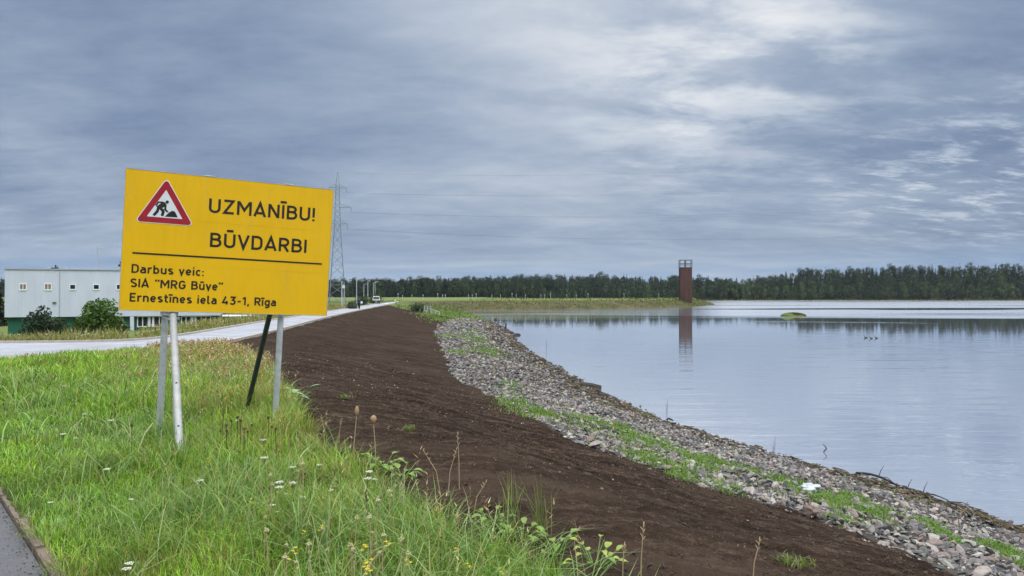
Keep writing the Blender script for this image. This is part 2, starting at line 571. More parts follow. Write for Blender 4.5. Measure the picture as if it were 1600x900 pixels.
def bed_mat():
    m, b = new_mat('stone_bed')
    pos = b.n('ShaderNodeNewGeometry').outputs['Position']
    vo = b.n('ShaderNodeTexVoronoi'); vo.inputs['Scale'].default_value = 7.0; b.lk(pos, vo.inputs['Vector'])
    n = b.noise(pos, 4.0, 5.0, 0.65)
    base = b.ramp(n, [(0.3, (0.016, 0.012, 0.009)), (0.5, (0.034, 0.026, 0.020)), (0.7, (0.060, 0.048, 0.039))])
    sv = b.n('ShaderNodeSeparateColor'); b.lk(vo.outputs['Color'], sv.inputs[0])
    col = b.mix(0.5, base, b.ramp(sv.outputs[0], [(0.1, (0.016, 0.012, 0.010)), (0.9, (0.060, 0.050, 0.043))]))
    p = pbsdf(b, Base_Color=col, Roughness=0.85)
    bn = b.n('ShaderNodeBump'); bn.inputs['Strength'].default_value = 1.0; bn.inputs['Distance'].default_value = 0.08
    b.lk(vo.outputs['Distance'], bn.inputs['Height']); bn.invert = True; b.lk(bn.outputs[0], p.inputs['Normal'])
    finish(b, p.outputs[0])
    return m


def water_mat():
    m, b = new_mat('lake_water')
    pos = b.n('ShaderNodeNewGeometry').outputs['Position']
    sp = b.n('ShaderNodeSeparateXYZ'); b.lk(pos, sp.inputs[0])
    y = sp.outputs[1]
    lg = b.math('LOGARITHM', b.math('MAXIMUM', y, 5.0), 2.718)
    # breezy far water, glassy near water, with glassy lanes
    lane = b.noise(b.mapping(pos, (40, 10, 0), (0, 0, R(3)), (0.0035, 0.022, 1)), 1.0, 3.0, 0.5, 0.4)
    wind = b.maprange(b.math('ADD', y, b.math('MULTIPLY', b.math('SUBTRACT', lane, 0.5), 120.0)), 150.0, 172.0)
    wind = b.math('MULTIPLY', wind, b.maprange(lane, 0.36, 0.46))
    wind = b.math('MULTIPLY', wind, b.maprange(b.math('DIVIDE', sp.outputs[0], b.math('MAXIMUM', y, 1.0)), 0.235, 0.30, 0.42, 1.0))
    patch = b.noise(b.mapping(pos, (3, 9, 0), (0, 0, R(-4)), (0.02, 0.05, 1)), 1.0, 3.0, 0.55, 0.5)
    # a long arc of ruffled, weedy water
    arc = b.math('ABSOLUTE', b.math('SUBTRACT', y, b.math('ADD', 128.0, b.math('MULTIPLY', b.math('SUBTRACT', sp.outputs[0], 52.0), -0.28))))
    arc = b.maprange(arc, 0.5, 4.5, 1.0, 0.0)
    arc = b.math('MULTIPLY', arc, b.maprange(sp.outputs[0], 38.0, 48.0))
    arc = b.math('MULTIPLY', arc, b.maprange(sp.outputs[0], 66.0, 74.0, 1.0, 0.0))
    arc = b.math('MULTIPLY', arc, b.maprange(b.noise(pos, 0.9, 4.0, 0.7), 0.42, 0.58))
    wind = b.math('MAXIMUM', wind, b.math('MULTIPLY', arc, 0.8))
    rough = b.math('ADD', 0.015, b.math('MULTIPLY', wind, 0.22))
    r1 = b.noise(b.mapping(pos, (0, 0, 0), (0, 0, R(6)), (0.16, 0.75, 1)), 1.0, 4.0, 0.5, 0.6)
    r2 = b.noise(b.mapping(pos, (5, 0, 0), (0, 0, R(-8)), (0.8, 2.6, 1)), 1.0, 3.0, 0.5, 0.3)
    r3 = b.noise(b.mapping(pos, (9, 0, 0), (0, 0, R(12)), (3.0, 7.0, 1)), 1.0, 2.0, 0.5)
    amp = b.maprange(patch, 0.35, 0.65, 0.3, 1.0)
    calm = b.maprange(y, 30.0, 95.0, 1.0, 0.16)
    side = b.maprange(b.math('DIVIDE', sp.outputs[0], b.math('MAXIMUM', y, 1.0)), 0.20, 0.36, 0.10, 0.0)
    calm = b.math('MAXIMUM', calm, side)
    h = b.math('MULTIPLY', r1, b.math('MULTIPLY', calm, 0.060))
    h = b.math('ADD', h, b.math('MULTIPLY', r2, b.math('MULTIPLY', amp, b.math('MULTIPLY', calm, 0.010))))
    h = b.math('ADD', h, b.math('MULTIPLY', r3, b.math('MULTIPLY', amp, b.math('MULTIPLY', calm, 0.0010))))
    bn = b.n('ShaderNodeBump'); bn.inputs['Strength'].default_value = 0.55; bn.inputs['Distance'].default_value = 1.0
    b.lk(h, bn.inputs['Height'])
    # pale body colour adds brightness beyond the mirrored sky; mirror strengthens towards grazing
    df = b.n('ShaderNodeBsdfDiffuse'); df.inputs[0].default_value = (0.345, 0.372, 0.415, 1)
    gl = b.n('ShaderNodeBsdfGlossy'); gl.inputs[0].default_value = (0.96, 0.97, 1.0, 1)
    b.lk(rough, gl.inputs['Roughness'])
    b.lk(bn.outputs[0], gl.inputs['Normal']); b.lk(bn.outputs[0], df.inputs['Normal'])
    lw = b.n('ShaderNodeLayerWeight'); b.lk(bn.outputs[0], lw.inputs['Normal'])
    fr = b.maprange(lw.outputs['Facing'], 0.55, 0.97, 0.42, 0.975, smooth=False)
    mx = b.n('ShaderNodeMixShader'); b.lk(fr, mx.inputs[0]); b.lk(df.outputs[0], mx.inputs[1]); b.lk(gl.outputs[0], mx.inputs[2])
    finish(b, mx.outputs[0])
    return m


def asphalt_mat(name, base, wet=0.35, seams=0.0):
    m, b = new_mat(name)
    pos = b.n('ShaderNodeNewGeometry').outputs['Position']
    n1 = b.noise(pos, 0.5, 5.0, 0.6); n2 = b.noise(pos, 40.0, 4.0, 0.7); vo = b.n('ShaderNodeTexVoronoi')
    vo.inputs['Scale'].default_value = 90.0; b.lk(pos, vo.inputs['Vector'])
    mm = b.math('ADD', b.math('MULTIPLY', n1, 0.6), b.math('MULTIPLY', n2, 0.4))
    lo = tuple(c * 0.62 for c in base); hi = tuple(c * 1.32 for c in base)
    col = b.ramp(mm, [(0.32, lo), (0.68, hi)])
    ck = b.n('ShaderNodeTexVoronoi', feature='DISTANCE_TO_EDGE'); ck.inputs['Scale'].default_value = 0.55
    wob = b.n('ShaderNodeTexNoise'); wob.inputs['Scale'].default_value = 1.6; b.lk(pos, wob.inputs['Vector'])
    b.lk(b.vmath('ADD', pos, wob.outputs['Color']), ck.inputs['Vector'])
    crack = b.math('MULTIPLY', b.maprange(ck.outputs['Distance'], 0.0, 0.012, 1.0, 0.0), b.maprange(n1, 0.45, 0.6))
    col = b.mix(b.math('MULTIPLY', crack, 0.6), col, tuple(c * .35 for c in base))
    grit = b.maprange(b.noise(pos, 130.0, 2.0, 0.6), 0.66, 0.74)
    col = b.mix(b.math('MULTIPLY', grit, 0.5), col, tuple(min(1, c * 2.2) for c in base))
    w = b.maprange(n1, 0.4, 0.62)
    p = pbsdf(b, Base_Color=col, Roughness=b.maprange(w, 0, 1, 0.75, 0.75 - wet))
    bn = b.n('ShaderNodeBump'); bn.inputs['Strength'].default_value = 0.35; bn.inputs['Distance'].default_value = 0.006
    b.lk(vo.outputs['Distance'], bn.inputs['Height']); b.lk(bn.outputs[0], p.inputs['Normal'])
    finish(b, p.outputs[0])
    return m


M = {}
M['ground'] = ground_mat()
M['soil'] = soil_mat()
M['bed'] = bed_mat()
M['water'] = water_mat()
M['road'] = asphalt_mat('pale_road', (0.30, 0.31, 0.345), 0.30)
M['path'] = asphalt_mat('old_path', (0.085, 0.085, 0.095), 0.38)
M['kerb'] = simple('kerb_concrete', (0.40, 0.36, 0.32), 0.8, 0.2, 5.0, bump=0.4)
M['kerb_old'] = simple('weathered_kerb', (0.165, 0.125, 0.105), 0.85, 0.3, 9.0, bump=0.6)
M['grass'] = leafy('grass_blades', 0.40, 0.38)
M['foliage'] = leafy('tree_foliage', 0.25, 0.65)
M['mineral'] = tinted('stone_tinted', 0.75, 0.4, 22.0, 0.3)
M['clod'] = tinted('soil_clod', 0.95, 0.3, 60.0, 0.3)
M['dry'] = leafy('dry_stems', 0.25, 0.7)
M['bark'] = simple('bark', (0.075, 0.058, 0.045), 0.9, 0.4, 8.0, bump=0.6)
M['galv'] = simple('galvanised_steel', (0.46, 0.49, 0.50), 0.45, 0.22, 14.0, metal=0.35, bump=0.1)
M['galv_old'] = simple('weathered_pipe', (0.36, 0.37, 0.37), 0.6, 0.28, 10.0, metal=0.2, bump=0.2)
M['darkpipe'] = simple('dark_painted_pipe', (0.036, 0.052, 0.050), 0.45, 0.4, 10.0, bump=0.15)
M['black'] = simple('black_vinyl', (0.012, 0.011, 0.010), 0.45, 0.1, 10.0)
M['white'] = simple('white_vinyl', (0.66, 0.70, 0.72), 0.4, 0.06, 10.0)
M['red'] = simple('red_vinyl', (0.33, 0.010, 0.022), 0.4, 0.12, 8.0)
M['wire'] = simple('cable', (0.10, 0.11, 0.13), 0.6, 0.1, 1.0)
M['pylon'] = simple('pylon_steel', (0.17, 0.22, 0.23), 0.6, 0.15, 2.0, metal=0.2)
M['lamp_post'] = simple('lamp_post_grey', (0.42, 0.45, 0.48), 0.5, 0.12, 2.0)
M['lamp_head'] = simple('lamp_head_white', (0.60, 0.62, 0.63), 0.4, 0.06, 2.0)
M['dark'] = simple('dark_plastic', (0.015, 0.016, 0.018), 0.5, 0.2, 4.0)


def sign_mat():
    m, b = new_mat('yellow_sign')
    pos = b.n('ShaderNodeTexCoord').outputs['Object']
    n1 = b.noise(pos, 1.1, 4.0, 0.55); n2 = b.noise(b.mapping(pos, scale=(9, 1, 1.2)), 2.0, 5.0, 0.6); n3 = b.noise(pos, 60.0, 3.0, 0.6)
    mm = b.math('ADD', b.math('MULTIPLY', n1, 0.5), b.math('ADD', b.math('MULTIPLY', n2, 0.3), b.math('MULTIPLY', n3, 0.2)))
    col = b.ramp(mm, [(0.33, (0.70, 0.400, 0.003)), (0.5, (0.76, 0.445, 0.002)), (0.66, (0.80, 0.475, 0.003))])
    dust = b.noise(b.mapping(pos, scale=(3.0, 1, .35)), 3.0, 5.0, 0.65)
    col = b.mix(b.math('MULTIPLY', b.maprange(dust, 0.55, 0.75), 0.22), col, (0.42, 0.30, 0.08))
    sp_ = b.maprange(b.noise(pos, 38.0, 3.0, 0.6), 0.68, 0.74)
    col = b.mix(b.math('MULTIPLY', sp_, 0.35), col, (0.25, 0.15, 0.03))
    p = pbsdf(b, Base_Color=col, Roughness=b.maprange(n2, 0.3, 0.7, 0.30, 0.5))
    p.inputs['Specular IOR Level'].default_value = 0.35
    finish(b, p.outputs[0])
    return m


M['yellow'] = sign_mat()

# ------------------------------------------------------------------ ground sheets
def build_ground():
    r = [0.0]
    q = 1.0
    while q < 9000:
        r.append(q); q *= 1.0155 if q < 900 else 1.05
    r = np.array(r[1:])
    th = np.concatenate([np.linspace(-180, -50, 40, endpoint=False), np.linspace(-50, 50, 460, endpoint=False), np.linspace(50, 180, 40, endpoint=False)])
    th = np.radians(th)
    nr, na = len(r), len(th)
    X = r[:, None] * np.sin(th)[None]; Y = r[:, None] * np.cos(th)[None]
    x = X.ravel(); y = Y.ravel()
    z = H(x, y)
    d = shore_d(x, y)
    reg = region(x, y, d)
    # tilled relief on the soil, lumps under the stones
    near = np.exp(-np.hypot(x, y) / 40.0)
    z = z + np.where(reg == 1, fbm(x * 1.1, y * 3.0, 4, 21) * 0.10 + fbm(x * 5, y * 7, 3, 33) * 0.11 * near, 0)
    z = z + np.where(reg == 2, fbm(x * 3, y * 3, 3, 41) * 0.10, 0)
    V = np.stack([x, y, z], 1)
    i = np.arange(nr - 1)[:, None]; k = np.arange(na)[None]
    k2 = (k + 1) % na
    Fq = np.stack([np.broadcast_to(i * na + k, (nr - 1, na)), np.broadcast_to(i * na + k2, (nr - 1, na)),
                   np.broadcast_to((i + 1) * na + k2, (nr - 1, na)), np.broadcast_to((i + 1) * na + k, (nr - 1, na))], -1).reshape(-1, 4)
    Fq = Fq[:, ::-1]
    fc = V[Fq].mean(1)
    fr = region(fc[:, 0], fc[:, 1], shore_d(fc[:, 0], fc[:, 1]))
    for name, codes, m in (('ground', (0, 3), M['ground']), ('soil_slope', (1,), M['soil']), ('stony_shore', (2,), M['bed'])):
        sel = np.isin(fr, codes)
        f = Fq[sel]
        u, invx = np.unique(f, return_inverse=True)
        v = V[u]
        fl = invx.reshape(-1)
        tot = quads(len(f), 4)
        if name == 'ground':       # close the disc under the viewer
            c = len(v)
            ring0 = np.searchsorted(u, np.arange(na)) if np.all(np.isin(np.arange(na), u)) else None
            if ring0 is not None:
                v = np.vstack([v, [[0, 0, H(np.array([0.0]), np.array([0.0]))[0]]]])
                tri = np.stack([ring0, np.full(na, c), np.roll(ring0, -1)], 1)
                fl = np.concatenate([fl, tri.ravel()]); tot = np.concatenate([tot, quads(na, 3)])
        o = arrays(name, v, fl, tot, m, smooth=True)
        tag(o, kind='structure')


build_ground()


def build_water():
    v = np.array([(-60, -60, 0), (6000, -60, 0), (6000, 3000, 0), (-60, 3000, 0)], float)
    bm = bmesh.new()
    xs = [-20, 0, 60, 300, 2000]; ys = [-60, 0, 100, 400, 760]
    g = [[bm.verts.new((a, c, 0.0)) for a in xs] for c in ys]
    for j in range(4):
        for i in range(4): bm.faces.new((g[j][i], g[j][i + 1], g[j + 1][i + 1], g[j + 1][i]))
    tag(obj('lake_water', bm, M['water']), kind='structure')


build_water()


def resample(poly, n):
    p = np.array(poly, float)
    s = np.concatenate([[0], np.cumsum(np.hypot(*np.diff(p, axis=0).T))])
    t = np.linspace(0, s[-1], n)
    return np.stack([np.interp(t, s, p[:, 0]), np.interp(t, s, p[:, 1])], 1)


def smooth_pts(poly, it=2):
    p = [tuple(q) for q in poly]
    for _ in range(it):
        o = [p[0]]
        for a, c in zip(p[:-1], p[1:]):
            o += [(a[0] * .75 + c[0] * .25, a[1] * .75 + c[1] * .25), (a[0] * .25 + c[0] * .75, a[1] * .25 + c[1] * .75)]
        o.append(p[-1]); p = o
    return p


def ribbon(name, L, Rr, z, m, nx=4):
    L = np.array(L); Rr = np.array(Rr); n = len(L)
    v = []
    for i in range(n):
        for k in range(nx + 1):
            q = L[i] * (1 - k / nx) + Rr[i] * k / nx
            v.append((q[0], q[1], z))
    f = []
    for i in range(n - 1):
        for k in range(nx):
            a = i * (nx + 1) + k
            f += [a, a + 1, a + nx + 2, a + nx + 1]
    return arrays(name, v, f, quads((n - 1) * nx, 4), m)


def strip_box(name, line, w, z0, z1, m, joints=0.0):
    """a long kerb of rectangular section along a line"""
    p = np.array(line, float); n = len(p)
    t = np.gradient(p, axis=0); t /= np.linalg.norm(t, axis=1)[:, None] + 1e-9
    nn = np.stack([-t[:, 1], t[:, 0]], 1)
    bm = bmesh.new()
    rows = []
    for i in range(n):
        a = p[i] + nn[i] * w / 2; c = p[i] - nn[i] * w / 2
        rows.append([bm.verts.new((a[0], a[1], z0)), bm.verts.new((a[0], a[1], z1)), bm.verts.new((c[0], c[1], z1)), bm.verts.new((c[0], c[1], z0))])
    for i in range(n - 1):
        for k in range(3):
            bm.faces.new((rows[i][k], rows[i][k + 1], rows[i + 1][k + 1], rows[i + 1][k]))
    bm.faces.new(rows[0]); bm.faces.new(rows[-1][::-1])
    return obj(name, bm, m)


RN = smooth_pts(ROAD_NEAR); RF = smooth_pts(ROAD_FAR)
tag(ribbon('road', RF, RN, 2.505, M['road']), kind='structure')
tag(strip_box('road_kerb', resample(RN, 200), 0.16, 2.30, 2.60, M['kerb']), kind='structure')
tag(strip_box('road_kerb', resample(RF, 200), 0.16, 2.30, 2.60, M['kerb']), kind='structure')

# asphalt footpath at the near left corner, with a row of old kerb stones
PY = np.linspace(-6, 15, 60)
PXk = kerb_x(PY)
nrm = np.array([-2.17, -1.9]); nrm = nrm / np.linalg.norm(nrm)
Ledge = np.stack([PXk, PY], 1)
Lfar = Ledge + nrm * 2.4
tag(ribbon('footpath', Lfar, Ledge, 2.966, M['path']), kind='structure')
ks = bmesh.new()
dirv = np.array([-1.9, 2.17]); dirv = dirv / np.linalg.norm(dirv)
ang = math.atan2(dirv[1], dirv[0])
for q in range(22):
    c = np.array([kerb_x(0.0), 0.0]) + dirv * (q * 0.80 + 0.2)
    mt = Matrix.Translation((c[0] - nrm[0] * 0.05, c[1] - nrm[1] * 0.05, 2.93 + random.uniform(-.006, .006))) @ Matrix.Rotation(ang + random.uniform(-.012, .012), 4, 'Z')
    bx(ks, -0.394, 0.394, -0.040, 0.040, -0.2, 0.055, 0.012, mt)
tag(obj('path_kerb', ks, M['kerb_old']), kind='structure')

# ------------------------------------------------------------------ grass
def palette(n, cols, wts, jit=0.18):
    c = np.array(cols)[rng.choice(len(cols), n, p=np.array(wts) / np.sum(wts))]
    c = c * (1 + rng.normal(0, jit, (n, 1))) * (1 + rng.normal(0, 0.05, (n, 3)))
    return np.clip(c, 0.004, 0.9)


def blades(name, x, y, z, hgt, wid, bend, col, m, tipcol=None, az=None):
    n = len(x)
    a = rng.uniform(0, 2 * np.pi, n) if az is None else az
    lx, ly = np.cos(a), np.sin(a)
    # width faces roughly across the lean
    wx, wy = -ly, lx
    tw = rng.uniform(-0.6, 0.6, n)
    wx, wy = wx * np.cos(tw) + lx * np.sin(tw), wy * np.cos(tw) + ly * np.sin(tw)
    ts = [(0, 0.75), (0.38, 1.0), (0.74, 0.7), (1.0, 0.0)]
    V = np.zeros((n, 7, 3), np.float32)
    idx = 0
    for t, ww in ts:
        off = bend * hgt * t ** 1.9
        zz = hgt * t * np.sqrt(np.maximum(0.08, 1 - (bend * t * 0.75) ** 2))
        cx, cy, cz = x + lx * off, y + ly * off, z + zz
        if ww > 0:
            V[:, idx, 0] = cx - wx * wid * ww / 2; V[:, idx, 1] = cy - wy * wid * ww / 2; V[:, idx, 2] = cz
            V[:, idx + 1, 0] = cx + wx * wid * ww / 2; V[:, idx + 1, 1] = cy + wy * wid * ww / 2; V[:, idx + 1, 2] = cz
            idx += 2
        else:
            V[:, idx, 0] = cx; V[:, idx, 1] = cy; V[:, idx, 2] = cz
    base = (np.arange(n) * 7)[:, None]
    loops = np.concatenate([base + np.array([[0, 1, 3, 2]]), base + np.array([[2, 3, 5, 4]]), base + np.array([[4, 5, 6]])], 1).ravel()
    tot = np.tile(np.array([4, 4, 3], np.int32), n)
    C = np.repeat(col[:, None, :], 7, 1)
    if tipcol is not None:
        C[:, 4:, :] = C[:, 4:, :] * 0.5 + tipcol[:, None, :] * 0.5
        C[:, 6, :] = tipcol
    return arrays(name, V.reshape(-1, 3), loops, tot, m, col=C.reshape(-1, 3), smooth=True)


def polar_samples(n, r0, r1, a0, a1, power):
    """random points whose density falls as r**-power"""
    g = np.linspace(r0, r1, 4000)
    pdf = g ** (1 - power); cdf = np.cumsum(pdf); cdf /= cdf[-1]
    r = np.interp(rng.uniform(0, 1, n), cdf, g)
    a = np.radians(rng.uniform(a0, a1, n))
    return r * np.sin(a), r * np.cos(a), r


def lawn_mask(x, y, extra=0.0):
    j = fbm(x * 2.1, y * 2.1, 3, 71) * 0.45
    near_road = np.interp(x, [-75, -40, -22, -16.5, -13.2, -12.5], [14.6, 15.6, 18.6, 21.6, 26.0, 30.4])
    return (x < soil_x(y) + j + extra) & (x > kerb_x(y) + 0.075 + 0.10 * fbm(x * 6, y * 6, 2, 5)) & (y < near_road) & ((x < -12.5) | (y < 30.5))


def build_grass():
    x, y, r = polar_samples(620000, 2.3, 33, -47, 30, 1.35)
    k = lawn_mask(x, y)
    x, y, r = x[k], y[k], r[k]
    clump = fbm(x * 1.6, y * 1.6, 4, 101) + 0.0
    clump2 = fbm(x * 0.5, y * 0.5, 3, 151)
    keep = rng.uniform(0, 1, len(x)) < np.clip(0.72 + clump * 1.6, 0.25, 1)
    x, y, r, clump, clump2 = x[keep], y[keep], r[keep], clump[keep], clump2[keep]
    z = H(x, y) - 0.01
    n = len(x)
    tall = sstep(0.6, 3.2, x - kerb_x(y))          # mown by the kerb, ranker further in
    hgt = (0.09 + 0.155 * tall) * (1 + clump * 1.5) * rng.uniform(0.55, 1.35, n)
    hgt = np.clip(hgt, 0.05, 0.55)
    wid = np.maximum(0.0042, 0.00085 * r) * rng.uniform(0.6, 1.35, n)
    bend = np.clip(rng.normal(0.62, 0.33, n), 0.05, 1.25)
    cols = [(0.135, 0.275, 0.022), (0.215, 0.385, 0.036), (0.062, 0.145, 0.014), (0.285, 0.415, 0.075), (0.370, 0.410, 0.125), (0.350, 0.290, 0.135)]
    col = palette(n, cols, [0.27, 0.28, 0.18, 0.16, 0.08, 0.03], 0.24)
    col = col * np.clip(1 + fbm(x * 2.2, y * 2.2, 3, 401) * 1.3, .55, 1.6)[:, None]
    # the rank rim of the crest and the far end run yellowish and brown
    rim = np.exp(-((soil_x(y) - x) / 1.3) ** 2) * sstep(3, 8, r)
    farb = sstep(10.5, 19, y + fbm(x * .6, y * .6, 3, 7) * 6)
    dryness = np.clip(0.34 * rim + 0.52 * farb * sstep(-.62, -.40, x / y) + clump2 * 0.8 * farb + 0.26 * sstep(0.08, 0.25, clump2) + .02, 0, 0.85)
    dc = palette(n, [(0.300, 0.270, 0.095), (0.340, 0.245, 0.130), (0.250, 0.285, 0.075), (0.270, 0.165, 0.090)], [0.36, 0.2, 0.3, 0.14], 0.2)
    pick = rng.uniform(0, 1, n) < dryness
    col[pick] = dc[pick]
    bluish = (fbm(x * 0.9 + 9, y * 0.9, 3, 303) > 0.10) & (rng.uniform(0, 1, n) < 0.6)
    col[bluish] = col[bluish] * np.array([0.95, 1.02, 1.7]) + np.array([0.03, 0.04, 0.02])
    tip = col * rng.uniform(0.95, 1.35, (n, 1)) + np.array([0.03, 0.02, 0.0]) * rng.uniform(0, 1, (n, 1))  # tips yellowed and lightened, painting highlights into the blade colour
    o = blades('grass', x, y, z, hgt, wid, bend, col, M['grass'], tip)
    tag(o, 'long green grass covering the bank around the yellow sign', 'grass', kind='stuff')


def build_broad_grass():
    x, y, r = polar_samples(70000, 2.4, 16, -47, 30, 1.5)
    k = lawn_mask(x, y)
    x, y, r = x[k], y[k], r[k]
    k = rng.uniform(0, 1, len(x)) < np.clip(.25 + fbm(x * 1.3 + 4, y * 1.3, 3, 211) * 3.0, .03, 1) * sstep(.1, 1.2, x - kerb_x(y))
    x, y, r = x[k], y[k], r[k]; n = len(x)
    col = palette(n, [(0.150, 0.260, 0.060), (0.210, 0.310, 0.095), (0.250, 0.330, 0.140), (0.110, 0.210, 0.040), (0.300, 0.310, 0.130)], [.3, .25, .15, .2, .1], .2)
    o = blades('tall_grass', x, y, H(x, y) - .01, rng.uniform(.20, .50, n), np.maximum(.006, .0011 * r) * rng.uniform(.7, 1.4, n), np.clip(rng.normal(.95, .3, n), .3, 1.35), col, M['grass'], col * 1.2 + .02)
    tag(o, 'long arching broad grass blades drooping over the shorter grass', 'grass', kind='stuff')


build_grass()
build_broad_grass()


def build_seed_grass():
    """flowering grass stalks: thin stem with a loose brownish ear"""
    x, y, r = polar_samples(60000, 3.2, 31, -42, 25, 1.0)
    k = lawn_mask(x, y, -0.1)
    x, y, r = x[k], y[k], r[k]
    farb = sstep(9, 17, y) * sstep(-.60, -.42, x / y)
    rim = np.exp(-((soil_x(y) - x) / 0.9) ** 2)
    pr = 0.012 + 0.46 * farb + 0.10 * rim + np.clip(fbm(x * .7, y * .7, 3, 77), 0, 1) * 0.45
    pr *= sstep(0.8, 2.6, x - kerb_x(y))
    k = rng.uniform(0, 1, len(x)) < pr * 0.55
    x, y, r = x[k], y[k], r[k]
    n = len(x)
    z = H(x, y)
    hg = rng.uniform(0.26, 0.56, n) * np.where(y > 12, .8, 1) * np.where((y > 12) & (x / y < -.5), .6, 1)
    wid = np.maximum(0.0022, 0.00042 * r)
    az = rng.uniform(0, 2 * np.pi, n); lean = rng.uniform(0.05, 0.4, n)
    V = []; L = []; T = []; C = []
    # stem
    stc = palette(n, [(0.33, 0.29, 0.13), (0.27, 0.30, 0.10), (0.34, 0.24, 0.14)], [1, 1, .7], .15)
    earc = palette(n, [(0.40, 0.31, 0.17), (0.30, 0.17, 0.10), (0.42, 0.38, 0.22), (0.24, 0.13, 0.085)], [1, .8, .8, .6], .15)
    dx, dy = np.cos(az) * lean, np.sin(az) * lean
    pts = [np.stack([x + dx * hg * t ** 1.6, y + dy * hg * t ** 1.6, z + hg * t], 1) for t in (0, 0.5, 1.0)]
    side = np.stack([np.cos(az + 1.4), np.sin(az + 1.4), np.zeros(n)], 1)
    allv = np.zeros((n, 6 + 5 * 4, 3), np.float32)
    for i, p in enumerate(pts):
        ww = (wid * (1 - 0.4 * i / 2))[:, None]
        allv[:, 2 * i] = p - side * ww / 2; allv[:, 2 * i + 1] = p + side * ww / 2
    lp = [[0, 1, 3, 2], [2, 3, 5, 4]]
    top = pts[2]; axis = (pts[2] - pts[1]); axis /= np.linalg.norm(axis, axis=1)[:, None]
    for e in range(5):
        b0 = 6 + e * 4
        ea = az + e * 2.4
        out = np.stack([np.cos(ea), np.sin(ea), 0.7 * np.ones(n)], 1)
        L0 = (0.018 + 0.0010 * r)[:, None] * rng.uniform(0.8, 1.5, (n, 1))
        w0 = np.maximum(0.004, 0.0008 * r)[:, None]
        c = top - axis * hg[:, None] * 0.055 * (4 - e) + out * L0 * 0.3
        pr_ = np.stack([-np.sin(ea), np.cos(ea), np.zeros(n)], 1)
        allv[:, b0] = c - pr_ * w0; allv[:, b0 + 1] = c - out * L0 * .4 ; allv[:, b0 + 2] = c + pr_ * w0; allv[:, b0 + 3] = c + out * L0
        lp.append([b0, b0 + 1, b0 + 2, b0 + 3])
    base = (np.arange(n) * 26)[:, None]
    loops = np.concatenate([base + np.array([q]) for q in lp], 1).ravel()
    Cc = np.concatenate([np.repeat(stc[:, None], 6, 1), np.repeat(earc[:, None], 20, 1)], 1).reshape(-1, 3)
    o = arrays('seeding_grass', allv.reshape(-1, 3), loops, quads(n * 7, 4), M['dry'], col=Cc)
    tag(o, 'brown seeding grass stalks standing above the green grass', 'grass', kind='stuff')


build_seed_grass()


def build_verge():
    """tall dry herbs on the far side of the road, before the building"""
    n = 26000
    t = rng.uniform(0, 1, n) ** 0.8
    yy = 33 + t * 120
    x = np.where(yy < 36, 0, 0).astype(float)
    rx = np.interp(yy, [q[1] for q in ROAD_FAR[3:]], [q[0] for q in ROAD_FAR[3:]])
    off = 0.35 + rng.exponential(1.0, n) * np.interp(yy, [33, 60, 150], [4.5, 2.5, 4.0])
    x = rx - off
    m2 = 26000
    x2 = rng.uniform(-48, -17, m2); y2 = 32.6 + rng.exponential(2.6, m2)
    x = np.concatenate([x, x2]); yy = np.concatenate([yy, y2])
    n = len(x)
    gap = (np.abs(800 + F * x / yy - 206) < 5) & (yy < 70)
    lows = rng.uniform(0, 1, n) < 0.04
    k = (seg_dist(x, yy, ROAD_FAR) > 0.3) & (~gap | lows)
    k &= ~inside(x, yy, ROAD_NEAR + ROAD_FAR[::-1])
    x, yy = x[k], yy[k]; n = len(x)
    z = H(x, yy)
    hg = rng.uniform(0.25, 0.9, n) * (0.8 + fbm(x * .4, yy * .4, 3, 17) * 1.6)
    hg *= np.interp(yy, [33, 45, 80, 150], [1.0, 1.15, 0.9, .8])
    hg *= np.interp(seg_dist(x, yy, ROAD_FAR), [0, 1.5, 4], [.35, .6, 1.0])
    hg = np.where(np.abs(800 + F * x / yy - 206) < 12, hg * 0.5, hg)
    hg = np.where((800 + F * x / yy > 200) & (yy < 50), np.minimum(hg * .6, .38), hg)
    r = np.hypot(x, yy)
    col = palette(n, [(0.270, 0.250, 0.100), (0.200, 0.230, 0.070), (0.330, 0.290, 0.150), (0.130, 0.190, 0.050), (0.26, 0.18, 0.10)], [.3, .25, .2, .17, .08], .2)
    o = blades('roadside_weeds', x, yy, z - 0.02, np.clip(hg, .1, 1.2), 0.0011 * r * rng.uniform(.8, 1.8, n), np.clip(rng.normal(.4, .25, n), 0, 1), col, M['grass'])
    tag(o, 'tall dry weeds along the far verge of the road', 'weeds', kind='stuff')
    # pale flower heads of wild carrot among them
    k = rng.choice(n, 420, replace=False)
    q = k[(np.hypot(x[k], yy[k]) < 70)]
    vs = []; lp = []; c = []
    for i in q:
        s = rng.uniform(.04, .085)
        cx, cy, cz = x[i], yy[i], z[i] + max(.4, hg[i]) * 1.0
        b0 = len(vs)
        for a in range(6):
            vs.append((cx + s * math.cos(a * 1.047), cy + s * math.sin(a * 1.047), cz + .02 * math.sin(a * 2.1)))
        vs.append((cx, cy, cz - .05))
        for a in range(6): lp += [b0 + a, b0 + (a + 1) % 6, b0 + 6]
        c += [(0.55, 0.55, 0.46)] * 7
    o = arrays('wild_carrot_heads', vs, lp, quads(len(lp) // 3, 3), M['dry'], col=np.array(c))
    tag(o, 'pale flower heads scattered over the roadside weeds', 'flowers', kind='stuff')


build_verge()


